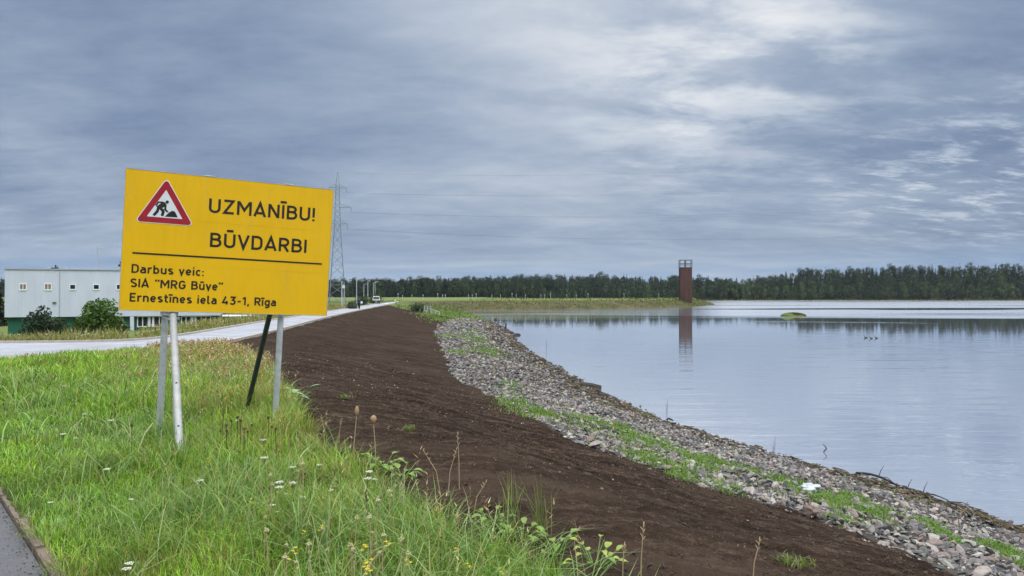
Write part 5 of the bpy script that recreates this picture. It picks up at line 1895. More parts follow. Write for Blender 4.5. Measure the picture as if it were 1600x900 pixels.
def build_cables():
    P1 = Vector((190.0, 200.0))
    rows = [(PH, 0.0, [(700, 274), (800, 276), (1000, 271), (1200, 261), (1400, 248), (1600, 232)], 'single thin earth wire strung from the very top of the pylon across the sky'),
            (ARMS[0][1] - 1.4, ARMS[0][0], [(700, 306), (800, 308), (1000, 304), (1200, 296), (1400, 286), (1600, 273)], 'upper power cable'),
            (ARMS[1][1] - 1.4, ARMS[1][0], [(700, 337), (800, 341), (1000, 339), (1200, 333), (1400, 326), (1600, 317)], 'middle power cable'),
            (ARMS[2][1] - 1.4, ARMS[2][0], [(700, 367), (800, 373), (1000, 374), (1200, 371), (1400, 366), (1600, 361)], 'lower power cable')]
    for za, arm, pts, lab in rows:
        A = []; bb = []
        for px, py in pts:
            t = np.linspace(0, 1, 4000)
            X = PYX + (P1.x - PYX) * t; Y = PYD + (P1.y - PYD) * t
            i = np.argmin(np.abs(800 + F * X / Y - px))
            A.append([t[i], -4 * t[i] * (1 - t[i])]); bb.append(zpix(py, Y[i]) - (PZ0 + za) * (1 - t[i]))
        z1_, sag = np.linalg.lstsq(np.array(A), np.array(bb), rcond=None)[0]
        for s in ((0,) if arm == 0 else (1, -1)):
            bm = bmesh.new(); q = []
            ca, sa = math.cos(R(12)), math.sin(R(12))
            for k in range(41):
                t = k / 40
                q.append((PYX + s * arm * ca + (P1.x - PYX) * t, PYD + s * arm * sa + (P1.y + s * arm * .6 - PYD) * t, (PZ0 + za) * (1 - t) + z1_ * t - sag * 4 * t * (1 - t)))
            tube(bm, q, .017, 5)
            full = lab if arm == 0 else lab + (' hanging from the right arm of the pylon' if s > 0 else ' of the pylon\'s left arm, close behind its twin')
            tag(obj('power_cable', bm, M['wire']), full, 'cable', 'power cables across the sky')


build_cables()

# ------------------------------------------------------------------ lamps
def lamp(name, label, cat, px, D, zb, ytop, r=.07, arm=0.0, head='arm', group=None):
    X = (px - 800) / F * D
    h = zpix(ytop, D) - zb
    t = thing(name, label, cat, (X, D, zb), 0, group)
    bm = bmesh.new(); tube(bm, [(0, 0, -.3), (0, 0, h)], [r * 1.25, r * .75], 8)
    if arm: tube(bm, [(0, 0, h - .05), (arm * .5, 0, h + .12), (arm, 0, h + .14)], [r * .6, r * .5, r * .5], 6)
    obj('pole', bm, M['lamp_post'], t)
    if arm:
        bm = bmesh.new(); bx(bm, arm - .05, arm + .55 * (1 if arm > 0 else -1) if arm > 0 else arm + .05, -.13, .13, h + .10, h + .20, .03) if arm > 0 else bx(bm, arm - .55, arm + .05, -.13, .13, h + .10, h + .20, .03)
        obj('lamp_head', bm, M['lamp_head'], t)
    return t, h


t, h = lamp('signal_pole', 'pale pole with a white box beside the road nearest the pylon', 'pole', 534.2, 118, 2.45, 439, .085)
bm = bmesh.new(); bx(bm, .05, .48, -.08, .08, h - 1.18, h - .70, .02); obj('sign_box', bm, M['lamp_head'], t)
t, h = lamp('camera_pole', 'thin grey pole carrying a black camera next to the pole with a white box', 'pole', 537.6, 150, 2.2, 440, .06)
bm = bmesh.new(); bmesh.ops.create_uvsphere(bm, u_segments=12, v_segments=8, radius=.20)
for v in bm.verts: v.co.z = v.co.z * .85 + h + .16
tube(bm, [(0, 0, h - .02), (0, 0, h + .1)], .10, 8); obj('camera', bm, M['dark'], t)
LS = [(557.2, 150, 429, .5, 'tallest road lamp, right above the walking person'), (568.5, 215, 444.5, .6, 'short road lamp with a bent head, second from the person'),
      (574.8, 165, 440, 0.01, 'stout road lamp midway between the walking person and the van'), (583.4, 235, 442, .5, 'slim road lamp just left of the van roof, the left of two'),
      (586.0, 250, 440.5, .6, 'slim road lamp above the van roof, the right of two')]
for px, D, yt, arm, lab in LS:
    X = (px - 800) / F * D
    lamp('street_lamp', lab, 'street lamp', px, D, h1(X, D), yt, .085 if D < 200 else .09, arm, group='road lamps along the dam')
    
SPX = [(622, 458), (629, 461), (643.5, 460), (661, 460), (684, 458), (691.5, 460), (696, 460), (732, 460), (738, 460), (744, 458), (768.5, 460), (782, 460), (800, 458), (806.5, 460),
       (821, 460), (845, 460), (851, 460), (860, 458), (885.5, 460), (900.5, 460), (919, 458), (975, 458), (1029.3, 458), (1082, 458)]


def build_bollards():
    first = None
    names = ['path lamp post on the grassy spit, %s' % s for s in (
        'nearest the hi-vis worker', 'second right of the worker', 'third right of the worker', 'above the sluice railing', 'first of a close trio past the railing',
        'middle of a close trio past the railing', 'last of a close trio past the railing', 'first of a trio above the lake corner', 'middle of a trio above the lake corner', 'last of a trio above the lake corner',
        'alone after the lake corner trio', 'second alone after the lake corner trio', 'tall one of a close pair', 'short one of a close pair', 'alone just past the close pair',
        'first of a bright trio before the gap', 'middle of a bright trio before the gap', 'last of a bright trio before the gap', 'fifth before the tower', 'fourth before the tower', 'third before the tower', 'alone on open grass midway to the tower', 'last one left of the tower', 'only one right of the tower')]
    for (px, yt), lab in zip(SPX, names):
        # set back from the water on the flat top of the spit
        D = 262.0
        for _ in range(200):
            X = (px - 800) / F * D
            if float(shore_d(np.array([X]), np.array([D]))[0]) > 15 and D > 250: break
            D += 1.0
        D += (6.0 if yt > 459 else 0.0)
        X = (px - 800) / F * D
        zb = h1(X, D)
        h = min(max(zpix(yt, D) - zb, 1.6), 3.4)
        t = thing('path_lamp', lab, 'lamp post', (X, D, zb), 0, 'path lamps on the spit')
        bm = bmesh.new(); tube(bm, [(0, 0, -.2), (0, 0, h - .75)], [.06, .055], 8); obj('pole', bm, M['lamp_post'], t)
        bm = bmesh.new(); tube(bm, [(0, 0, h - .75), (0, 0, h - .70), (0, 0, h - .1), (0, 0, h)], [.07, .11, .12, .08], 10); obj('lamp_head', bm, M['lamp_post'], t)


build_bollards()

# ------------------------------------------------------------------ lookout tower
def corten():
    m, b = new_mat('weathering_steel')
    pos = b.n('ShaderNodeTexCoord').outputs['Object']
    n = b.noise(b.mapping(pos, scale=(1, 1, .18)), 1.3, 6.0, .65); n2 = b.noise(pos, 6.0, 5.0, .65)
    mm = b.math('ADD', b.math('MULTIPLY', n, .65), b.math('MULTIPLY', n2, .35))
    p = pbsdf(b, Base_Color=b.ramp(mm, [(.32, (0.040, 0.020, 0.018)), (.5, (0.070, 0.031, 0.026)), (.68, (0.108, 0.046, 0.035))]), Roughness=.85)
    finish(b, p.outputs[0])
    return m


def build_tower():
    D = 326.0
    X = (1071 - 800) / F * D
    zb = h1(X, D)
    t = thing('lookout_tower', 'tall rust red lookout tower with an open framed top on the spit', 'tower', (X, D, zb), R(-6))
    hwid = 2.52
    zc = zpix(418.5, D - 2.5) - zb; zt = zpix(405.8, D - 2.5) - zb
    ct = corten()
    bm = bmesh.new()
    bx(bm, -hwid, hwid, -hwid, hwid, -.5, zc)
    for k in range(12):                                      # standing ribs between the sheets
        x = -hwid + (k + .5) * 2 * hwid / 12
        for s in (-1, 1):
            bx(bm, x - .05, x + .05, s * (hwid + .045) - .042, s * (hwid + .045) + .042, -.4, zc - .02)
            bx(bm, s * (hwid + .045) - .042, s * (hwid + .045) + .042, x - .05, x + .05, -.4, zc - .02)
    w = obj('cladding', bm, ct, t)
    bm = bmesh.new(); bx(bm, -1.75, -.85, -hwid - .10, -hwid - .003, 0, 1.75)
    obj('doorway', bm, M['dark'], w)
    bm = bmesh.new(); bx(bm, -hwid - .15, hwid + .15, -hwid - .15, hwid + .15, zc + .003, zc + .28); obj('deck', bm, M['darkpipe'], t)
    bm = bmesh.new(); o = hwid + .08
    zm = (zc + .28 + zt) / 2
    for x in (-o, 0, o):
        for y in (-o, 0, o):
            if x or y: bx(bm, x - .085, x + .085, y - .085, y + .085, zc + .283, zt)
    for z in (zt - .09, zm):
        for s in (-o, o):
            bx(bm, -o + .12, -.12, s - .08, s + .08, z - .08, z + .08); bx(bm, .12, o - .12, s - .08, s + .08, z - .08, z + .08)
            bx(bm, s - .08, s + .08, -o + .12, -.12, z - .08, z + .08); bx(bm, s - .08, s + .08, .12, o - .12, z - .08, z + .08)
    fr = obj('top_frame', bm, M['darkpipe'], t)
    bm = bmesh.new(); bx(bm, -.42, .06, -.3, .3, zc + .283, zt - .2); obj('stair_shaft', bm, M['dark'], t)
    bm = bmesh.new()                                         # thin inner railing
    for k in range(9):
        x = -o + .3 + k * (2 * o - .6) / 8
        for s in (-1, 1): tube(bm, [(x, s * (o - .25), zc + .28), (x, s * (o - .25), zc + 1.4)], .03, 4)
    for s in (-1, 1): tube(bm, [(-o + .2, s * (o - .25), zc + 1.4), (o - .2, s * (o - .25), zc + 1.4)], .05, 4)
    obj('railing', bm, M['darkpipe'], fr)


build_tower()

# ------------------------------------------------------------------ van and people
def build_van():
    D = 188.0
    X = (588 - 800) / F * D
    t = thing('parked_van', 'white van with a dark lower front on the dam road', 'van', (X, D, 2.51), R(10))
    wh = simple('white_paint', (0.50, 0.50, 0.50), .3, .04, 2.0)
    # side outline (y towards the rear, z up), front at y = -2.3
    prof = [(-2.30, .32), (-2.34, .62), (-2.26, .98), (-1.75, 1.10), (-1.05, 1.80), (-.75, 1.95), (2.10, 1.98), (2.30, 1.80), (2.36, .95), (2.34, .32)]
    bm = bmesh.new()
    w = .93
    rows = []
    for x, ins in ((-w, 0), (-w * .985, 0), (w * .985, 0), (w, 0)):
        rr = []
        for (y, z) in prof:
            tum = .17 * max(0, (z - 1.0)) ** 1.2 * (1 if x > 0 else -1)
            k = .97 if abs(x) == w else 1.0
            rr.append(bm.verts.new((x - tum, y * k, .32 + (z - .32) * (k if z > 1 else 1))))
        rows.append(rr)
    n = len(prof)
    for a, b in zip(rows[:-1], rows[1:]):
        for i in range(n): bm.faces.new((a[i], a[(i + 1) % n], b[(i + 1) % n], b[i]))
    bm.faces.new(rows[0]); bm.faces.new(rows[-1][::-1])
    obj('body', bm, wh, t)
    gl = M['pane']
    bm = bmesh.new()
    v = [bm.verts.new(q) for q in ((-.80, -1.76, 1.115), (.80, -1.76, 1.115), (.72, -1.02, 1.84), (-.72, -1.02, 1.84), (-.76, -1.70, 1.10), (.76, -1.70, 1.10), (.66, -1.02, 1.77), (-.66, -1.02, 1.77))]
    off = Vector((0, -.022, .02))
    for q in v[:4]: q.co += off
    for f in ((0, 1, 2, 3), (7, 6, 5, 4), (0, 4, 5, 1), (1, 5, 6, 2), (2, 6, 7, 3), (3, 7, 4, 0)): bm.faces.new([v[i] for i in f])
    obj('windscreen', bm, gl, t)
    for s in (-1, 1):
        bm = bmesh.new(); bx(bm, -.012, .012, -1.0, .1, 1.12, 1.62, .004, Matrix.Translation((s * .90, 0, 0)) @ Matrix.Rotation(-s * .16, 4, 'Y', ) if False else Matrix.Translation((s * .875, 0, 0)))
        obj('side_window', bm, gl, t)
        bm = bmesh.new(); bx(bm, s * .93, s * 1.10, -1.35, -1.22, 1.02, 1.24, .03); obj('mirror', bm, M['dark'], t)
        bm = bmesh.new(); bx(bm, s * .80 - .12, s * .80 + .12, -2.42, -2.20, .905, 1.02, .02); obj('headlight', bm, M['lamp_head'], t)
        for y in (-1.45, 1.45):
            bm = bmesh.new(); tube(bm, [(s * .72, y, .32), (s * .74, y, .32), (s * .92, y, .32), (s * .945, y, .32)], [.26, .32, .32, .28], 20)
            wl_ = obj('wheel', bm, M['dark'], t)
            bm = bmesh.new(); tube(bm, [(s * .90, y, .32), (s * .955, y, .32)], .19, 14); obj('rim', bm, M['galv'], wl_)
    bm = bmesh.new(); bx(bm, -.945, .945, -2.44, -2.10, .20, .90, .05); obj('bumper', bm, M['dark'], t)
    bm = bmesh.new(); bx(bm, -.26, .26, -2.462, -2.443, .44, .55); obj('number_plate', bm, M['white'], t)


build_van()


def figure(name, label, loc, rz, joints, links, mats, hair_at, head_r, clothes):
    """one continuous skinned body; clothing colours by region"""
    me = bpy.data.meshes.new(name)
    names = list(joints)
    me.from_pydata([joints[k][:3] for k in names], [(names.index(a), names.index(b)) for a, b in links], [])
    o = bpy.data.objects.new(name, me); COL.objects.link(o)
    o.modifiers.new('skin', 'SKIN'); o.modifiers.new('sub', 'SUBSURF').levels = 1
    o.modifiers['sub'].render_levels = 1
    for i, k in enumerate(names):
        r = joints[k][3]
        me.skin_vertices[0].data[i].radius = (r, r * .8 if k in ('chest', 'hips', 'belly') else r)
        me.skin_vertices[0].data[i].use_root = (k == 'hips')
    dg = bpy.context.evaluated_depsgraph_get(); dg.update()
    ev = bpy.data.meshes.new_from_object(o.evaluated_get(dg))
    o.modifiers.clear(); o.data = ev
    ev.materials.clear()
    for m in mats: ev.materials.append(m)
    for p in ev.polygons:
        p.use_smooth = True
        p.material_index = clothes(p.center)
    o.location = loc; o.rotation_euler = (0, 0, rz)
    tag(o, label, 'person')
    bm = bmesh.new(); bmesh.ops.create_uvsphere(bm, u_segments=12, v_segments=8, radius=head_r)
    for v in bm.verts:
        if v.co.z < -.2 * head_r: v.co.z = -.2 * head_r
    bmesh.ops.translate(bm, verts=bm.verts, vec=Vector(hair_at))
    obj('hair', bm, mats[-1], o, True)
    return o


skin_m = simple('skin', (0.42, 0.25, 0.18), .6, .1, 6.0)
navy = simple('dark_jacket', (0.014, 0.017, 0.028), .8, .3, 8.0)
trous = simple('dark_trousers', (0.012, 0.013, 0.017), .85, .3, 8.0)
hairm = simple('dark_hair', (0.02, 0.015, 0.012), .7, .2, 20.0)
vest = simple('hi_vis_yellow', (0.62, 0.80, 0.03), .6, .08, 6.0)
shoe = simple('shoe', (0.35, 0.31, 0.28), .7, .1, 6.0)
J = dict(hips=(0, 0, .96, .15), belly=(0, 0, 1.14, .145), chest=(0, 0, 1.36, .165), neck=(0, -.02, 1.50, .06), head=(0, -.03, 1.63, .10), crown=(0, -.03, 1.74, .065),
         sl=(.19, 0, 1.40, .075), el=(.30, -.06, 1.18, .055), hl=(.20, -.26, 1.12, .042), fl=(.16, -.34, 1.15, .03),
         sr=(-.19, 0, 1.40, .075), er=(-.29, -.02, 1.16, .055), hr=(-.20, -.24, 1.10, .042), fr=(-.15, -.31, 1.13, .03),
         tl=(.10, -.02, .90, .105), kl=(.09, -.10, .50, .075), al=(.07, .02, .10, .05), ol=(.07, -.12, .045, .045),
         tr=(-.10, 0, .90, .105), kr=(-.06, .04, .50, .075), ar=(-.04, .22, .16, .05), orr=(-.04, .13, .05, .045))
LK = [('hips', 'belly'), ('belly', 'chest'), ('chest', 'neck'), ('neck', 'head'), ('head', 'crown'), ('chest', 'sl'), ('sl', 'el'), ('el', 'hl'), ('hl', 'fl'), ('chest', 'sr'), ('sr', 'er'), ('er', 'hr'), ('hr', 'fr'),
      ('hips', 'tl'), ('tl', 'kl'), ('kl', 'al'), ('al', 'ol'), ('hips', 'tr'), ('tr', 'kr'), ('kr', 'ar'), ('ar', 'orr')]


def cl1(c):
    if c.z > 1.52 or (c.y < -.22 and c.z > 1.0): return 0
    if c.z > .92: return 1
    if c.z > .10: return 2
    return 3


PD = 109.0
PX = (561.2 - 800) / F * PD
figure('person', 'person in dark clothes walking along the pale dam road', (PX, PD, 2.51), R(6), J, LK, [skin_m, navy, trous, shoe, hairm], (0, -.02, 1.68), .105, cl1)
# the bag carried at the hip
t = thing('carrier_bag', 'white carrier bag held by the walking person', 'bag', (PX + .38, PD - .10, 2.51 + .86))
bm = bmesh.new(); bmesh.ops.create_uvsphere(bm, u_segments=14, v_segments=10, radius=.17)
for v in bm.verts:
    v.co.x *= 1.1; v.co.y *= .7; v.co.z = v.co.z * 1.15 + .17
    v.co += Vector((random.uniform(-1, 1), random.uniform(-1, 1), random.uniform(-1, 1))) * .012
obj('pouch', bm, M['lamp_head'], t, True)
bm = bmesh.new(); tube(bm, [(-.07, 0, .33), (-.11, 0, .40), (-.14, -.05, .44)], .012, 6); obj('handle', bm, M['lamp_head'], t)
J2 = dict(J)
J2.update(chest=(0, -.16, 1.31, .165), belly=(0, -.06, 1.12, .145), neck=(0, -.25, 1.42, .06), head=(0, -.33, 1.50, .10), crown=(0, -.37, 1.60, .065),
          sl=(.20, -.18, 1.33, .075), el=(.27, -.28, 1.08, .055), hl=(.16, -.42, .92, .042), fl=(.12, -.48, .85, .03), sr=(-.20, -.18, 1.33, .075), er=(-.30, -.22, 1.08, .055), hr=(-.26, -.36, .90, .042), fr=(-.24, -.42, .83, .03),
          kl=(.10, -.06, .50, .075), al=(.10, 0, .10, .05), ol=(.10, -.14, .045, .045), kr=(-.09, -.02, .50, .075), ar=(-.09, .04, .10, .05), orr=(-.09, -.10, .045, .045))


def cl2(c):
    if c.z > 1.42 and c.y < -.24: return 0
    if c.z < 1.0 and c.y < -.30: return 0
    if c.z > .92: return 1
    return 2


WD = 165.0
WX_ = (618.8 - 800) / F * WD
figure('person', 'worker in a bright yellow hi-vis jacket stooping at the edge of the soil', (WX_, WD, h1(WX_, WD) + .02), R(-70), J2, LK, [skin_m, vest, trous, shoe, hairm], (0, -.33, 1.54), .105, cl2)
for i, (px, D, lab) in enumerate(((601.2, 176, 'white sack lying on the road edge right of the van, the nearer to the van'), (605.2, 172, 'white sack lying on the road edge, the farther from the van'))):
    X = (px - 800) / F * D
    bm = bmesh.new(); bmesh.ops.create_icosphere(bm, subdivisions=3, radius=.30)
    for v in bm.verts:
        v.co.z = max(v.co.z * .62, -.12); v.co *= 1 + .25 * (vn(v.co.x * 9 + i * 7, v.co.y * 9 + v.co.z * 5, 3) - .5)
    o = obj('sack', bm, M['lamp_head'], None, True); o.location = (X, D, max(h1(X, D), 2.5) + .12)
    tag(o, lab, 'sack', 'white sacks beside the road')

# ------------------------------------------------------------------ things on the shore
def build_shore_things():
    # sluice with white railing
    x0, y0, z0 = hit(668, 489)
    t = thing('sluice_railing', 'white sluice frame with two sloping handrails at the far end of the shore', 'railing', (x0, y0, z0), R(0))
    cm = simple('pale_concrete', (0.33, 0.35, 0.35), .8, .15, 3.0)
    bm = bmesh.new(); bx(bm, -.62, .05, -.3, .3, -.4, .50, .03); obj('sluice_block', bm, cm, t)
    for x in (-.55, -.02, .60):
        bm = bmesh.new(); bx(bm, x - .09, x + .09, -.09, .09, .503 if x < .3 else -.3, 1.28, .01); obj('post', bm, cm, t)
    for z in (.82, 1.22):
        bm = bmesh.new(); bx(bm, -.46, -.11, -.05, .05, z - .05, z + .05); bx(bm, .07, .51, -.05, .05, z - .05, z + .05); obj('crossbar', bm, cm, t)
    for a, b in (((.70, 0, .62), (2.4, -2.2, .18)), ((.70, 0, .22), (2.4, -2.2, -.22))):
        bm = bmesh.new(); tube(bm, [a, b], .07, 6); obj('handrail', bm, cm, t)
    for f in (.5, 1.0):
        bm = bmesh.new(); p = Vector((.70, 0, .62)).lerp(Vector((2.4, -2.2, .18)), f); tube(bm, [(p.x, p.y, p.z - 1.1), tuple(p)], .05, 6); obj('post', bm, M['lamp_head'], t)

    # driftwood log at the water's edge
    x0, y0 = wl(922, 607)
    wood = simple('wet_wood', (0.028, 0.024, 0.021), .75, .4, 9.0, bump=.6)
    t = thing('driftwood_log', 'dark waterlogged log poking into the lake from the shore', 'log', (x0, y0, .05), R(168))
    bm = bmesh.new(); tube(bm, [(-.55, .05, .04), (-.1, .02, .07), (.4, -.03, .09), (1.0, .02, .02), (1.6, .1, .0)], [.10, .17, .19, .15, .08], 10)
    for v in bm.verts: v.co += Vector((0, 0, .04)) * (vn(v.co.x * 6, v.co.y * 9, 4) - .5)
    lg = obj('trunk', bm, wood, t, True)
    bm = bmesh.new(); tube(bm, [(.4, -.03, .18), (.5, -.2, .34), (.52, -.25, .44)], [.05, .035, .015], 6); obj('branch_stub', bm, wood, t)
    for i, (px, py, s, lab) in enumerate(((797, 520.5, .55, 'small dark driftwood piece beside the upright stump at the water'), (808, 524, .7, 'flat dark driftwood sliver lying at the far water edge'), (775, 500, 1.5, 'long dark driftwood floating near the far lake corner'), (1046, 658, .16, 'short dark chunk of wood stranded below the stones'))):
        x, y = wl(px, py)
        bm = bmesh.new(); tube(bm, [(-s, 0, 0), (-s * .3, .05, .05), (s * .5, -.03, .04), (s, .04, -.02)], [.09 * s + .01, .24 * s, .20 * s, .05 * s], 8)
        o = obj('driftwood', bm, wood, None, True); o.location = (x, y, .05); o.rotation_euler = (0, 0, i * .7 + .2)
        tag(o, lab, 'driftwood')
    x, y = wl(790, 516)
    bm = bmesh.new(); tube(bm, [(0, 0, -.4), (.02, 0, .45), (.08, 0, .95)], [.13, .11, .08], 8)
    o = obj('mooring_stump', bm, wood); o.location = (x, y, 0); tag(o, 'upright dark stump standing at the water edge', 'stump')
    # boulder on the soil edge
    x, y, z = hit(1266, 806)
    v, f = stone_shape(3, 901); v = v + np.random.default_rng(3).normal(0, .008, v.shape)
    o = arrays('boulder', v * np.array([.21, .17, .24]), f.ravel(), quads(len(f), 3), M['mineral'], col=np.tile(np.array((0.130, 0.092, 0.078)), (len(v), 1)))
    o.location = (x, y, z + .05); o.rotation_euler = (0, .1, .5)
    tag(o, 'rounded brown boulder sitting where soil and stones meet', 'boulder')
    x, y, z = hit(930, 699)
    v, f = stone_shape(2, 905)
    o = arrays('boulder', v * np.array([.17, .13, .20]), f.ravel(), quads(len(f), 3), M['mineral'], col=np.tile(np.array((0.24, 0.21, 0.195)), (len(v), 1)))
    o.location = (x, y, z + .06); tag(o, 'pale flat faced stone on the soil at the stones\' edge', 'boulder')
    # white plastic bag
    x, y, z = hit(1263, 770)
    bm = bmesh.new(); bmesh.ops.create_icosphere(bm, subdivisions=4, radius=.16)
    for q in bm.verts:
        c = q.co.copy(); k = 1 + .7 * (vn(c.x * 14 + 3, c.y * 14 + c.z * 11, 6) - .5) + .3 * (vn(c.x * 40, c.y * 40 + c.z * 31, 8) - .5)
        q.co = Vector((c.x * k * 1.15, c.y * k, max(c.z * k * .55, -.03)))
    o = obj('plastic_bag', bm, simple('crumpled_plastic', (0.42, 0.45, 0.46), .4, .15, 20.0), None, True); o.location = (x, y, z + .10)
    tag(o, 'crumpled white plastic bag on green weeds between the stones', 'plastic bag')
    # long dead branch along the waterline
    a = Vector((*wl(1338, 752), .20)); b = Vector((*wl(1490, 793), .12))
    t = thing('dead_branch', 'long bare dead branch lying along the water edge', 'branch', a)
    bm = bmesh.new(); q = []; rs = []
    for k in range(15):
        f = k / 14; p = (b - a) * f + Vector((.10 * math.sin(f * 5), .07 * math.sin(f * 7 + 1), .06 * math.sin(f * 9)))
        q.append(p); rs.append(.030 * (1 - .75 * f) + .004)
    tube(bm, q, rs, 7); obj('stem', bm, wood, t, True)
    for f, sgn in ((.25, 1), (.4, -1), (.55, 1), (.62, -1), (.75, 1)):
        p = q[int(f * 14)]
        bm = bmesh.new(); tube(bm, [p, p + Vector((.10 * sgn, .10, .12)), p + Vector((.24 * sgn, .22, .16 + .05 * sgn))], [.012, .009, .004], 5); obj('twig', bm, wood, t)
    # bent twig standing in the water
    x, y = wl(1287, 706)
    t = thing('bent_twig', 'bent black twig sticking out of the open water', 'twig', (x, y, 0))
    bm = bmesh.new(); tube(bm, [(-.05, 0, -.05), (.01, 0, .05), (.06, 0, .10), (.03, 0, .16), (-.04, .0, .235)], [.016, .018, .018, .016, .008], 7); obj('stem', bm, wood, t)
    bm = bmesh.new(); tube(bm, [(.05, 0, .105), (.085, .02, .12)], [.010, .005], 5); obj('stub', bm, wood, t)
    x, y = wl(1269, 725)
    bm = bmesh.new(); tube(bm, [(-.09, 0, .0), (0, .01, .02), (.10, 0, .005)], [.008, .014, .006], 6)
    o = obj('twig', bm, wood); o.location = (x, y, 0); tag(o, 'small twig floating near the bent twig', 'twig')
    # slender reeds standing in the shallows
    for i, (px, py, hh, lab) in enumerate(((1206, 716, .55, 'single thin reed standing in the shallows, left of two'), (1242, 736, .35, 'short thin reed in the shallows, right of two'), (1040, 645, .5, 'lone reed in the water above the weedy stones'), (853, 546, .8, 'lone reed in the water off the far shore'))):
        x, y = wl(px, py)
        bm = bmesh.new()
        for k in range(3): tube(bm, [(.03 * k, 0, -.05), (.03 * k + .02, .01, hh * (.6 + .2 * k)), (.03 * k + .05 * (k - 1), .02, hh * (.75 + .2 * k))], [.006, .005, .002], 4)
        o = obj('water_reed', bm, M['wire']); o.location = (x, y, 0); tag(o, lab, 'reed')
    # islet
    x, y = wl(1239.5, 494.2)
    t = thing('grassy_islet', 'small domed grassy islet out in the lake', 'islet', (x, y, 0))
    bm = bmesh.new(); bmesh.ops.create_uvsphere(bm, u_segments=36, v_segments=18, radius=1.0)
    for v in bm.verts:
        k = 1 + .22 * (vn(v.co.x * 2 + 5, v.co.y * 2 + 2, 5) - .5)
        v.co = Vector((v.co.x * 2.75 * k, v.co.y * 2.0 * k, v.co.z * .76 * k - .05 + (.18 * max(0, -v.co.x) if v.co.z > 0 else 0)))
    obj('mound', bm, M['ground'], t, True)
    n = 4200
    a = rng.uniform(0, 6.28, n); rr = np.sqrt(rng.uniform(0, 1, n))
    bx_, by_ = np.cos(a) * rr, np.sin(a) * rr
    bz = np.sqrt(np.maximum(0, 1 - rr ** 2)) * .76
    g = palette(n, [(0.075, 0.088, 0.022), (0.055, 0.072, 0.020), (0.105, 0.095, 0.038)], [1, 1, .6], .2)
    o = blades('turf', bx_ * 2.75, by_ * 2.0, np.maximum(bz - .12, 0), rng.uniform(.12, .34, n), rng.uniform(.04, .09, n), np.clip(rng.normal(.5, .3, n), 0, 1.1), g, M['grass'])
    o.parent = t
    # ducks
    dk = simple('duck_plumage', (0.045, 0.036, 0.028), .8, .4, 20.0)
    for i, (px, py, lab) in enumerate(((1352.5, 528, 'leading dark duck of a trio swimming on the calm water'), (1361, 529, 'middle dark duck of the swimming trio'), (1369, 528.6, 'last dark duck of the swimming trio'))):
        x, y = wl(px, py)
        bm = bmesh.new()
        tube(bm, [(-.20, 0, .09), (-.14, 0, .07), (-.03, 0, .06), (.08, 0, .07), (.13, 0, .11), (.145, 0, .18), (.15, 0, .235), (.185, 0, .235), (.235, 0, .222)], [.010, .042, .065, .058, .035, .024, .032, .020, .010], 10)
        o = obj('duck', bm, dk, None, True); o.location = (x, y, -.01); o.rotation_euler = (0, 0, R(170 + i * 8)); tag(o, lab, 'duck')


build_shore_things()

# ------------------------------------------------------------------ plants on the near bank
TINT = {}


def tint_mat(name, col, rough=.7):
    return simple(name, col, rough, .25, 30.0)


M['straw'] = tint_mat('straw', (0.36, 0.27, 0.16)); M['stemg'] = tint_mat('green_stem', (0.11, 0.17, 0.04)); M['umbel'] = tint_mat('yarrow_white', (0.50, 0.51, 0.42))
M['yellowp'] = tint_mat('yellow_petals', (0.70, 0.50, 0.01)); M['fluff'] = tint_mat('seed_fluff', (0.44, 0.40, 0.22)); M['teasel'] = tint_mat('teasel_head', (0.30, 0.19, 0.11))
M['seedbrown'] = tint_mat('dark_seed', (0.055, 0.032, 0.022))
M['leafg'] = tint_mat('broad_leaf', (0.115, 0.205, 0.018), .5); M['leafpale'] = tint_mat('pale_broad_leaf', (0.22, 0.36, 0.17), .55); M['leafy'] = tint_mat('yellowish_leaf', (0.21, 0.28, 0.035), .5)


def place(px, py):
    x, y, z = hit(px, py)
    return x, y, z


def make_yarrow(seed):
    r_ = random.Random(seed)
    t = thing('yarrow', 'white flat topped yarrow flower on a thin stalk in the grass', 'flower', (0, 0, 0), 0, 'white yarrow flowers in the grass')
    h = .34
    bm = bmesh.new(); tube(bm, [(0, 0, 0), (.02, .01, h * .6), (.03, .0, h)], [.0035, .003, .002], 5)
    for k in range(6):
        a = k * 1.047; tube(bm, [(.026, .004, h * .86), (.03 + math.cos(a) * .022, math.sin(a) * .022, h)], .0014, 4)
    obj('stem', bm, M['stemg'], t)
    bm = bmesh.new()
    for k in range(15):
        a = k * 2.4; rr = .0095 * math.sqrt(k)
        c = Vector((.03 + math.cos(a) * rr, math.sin(a) * rr, h + .004 - rr * rr * 2 + r_.uniform(-.003, .003)))
        s = bmesh.ops.create_icosphere(bm, subdivisions=1, radius=.0085)
        for v in s['verts']: v.co = Vector((v.co.x, v.co.y, v.co.z * .55)) + c
    obj('flower_head', bm, M['umbel'], t)
    return t


def make_yellow():
    t = thing('yellow_flower', 'small yellow flower on a green stalk in the grass', 'flower', (0, 0, 0), 0, 'yellow flowers in the grass')
    h = .36
    bm = bmesh.new(); tube(bm, [(0, 0, 0), (.015, 0, h)], [.0032, .002], 5); obj('stem', bm, M['stemg'], t)
    bm = bmesh.new()
    for q in range(3):
        c = Vector((.015 + .014 * math.cos(q * 2.1), .014 * math.sin(q * 2.1), h - .02 * q))
        for k in range(7):
            a = k * .898
            p = [c, c + Vector((math.cos(a - .3) * .011, math.sin(a - .3) * .011, .004)), c + Vector((math.cos(a) * .019, math.sin(a) * .019, .006)), c + Vector((math.cos(a + .3) * .011, math.sin(a + .3) * .011, .004))]
            bm.faces.new([bm.verts.new(v) for v in p])
    obj('petals', bm, M['yellowp'], t)
    return t


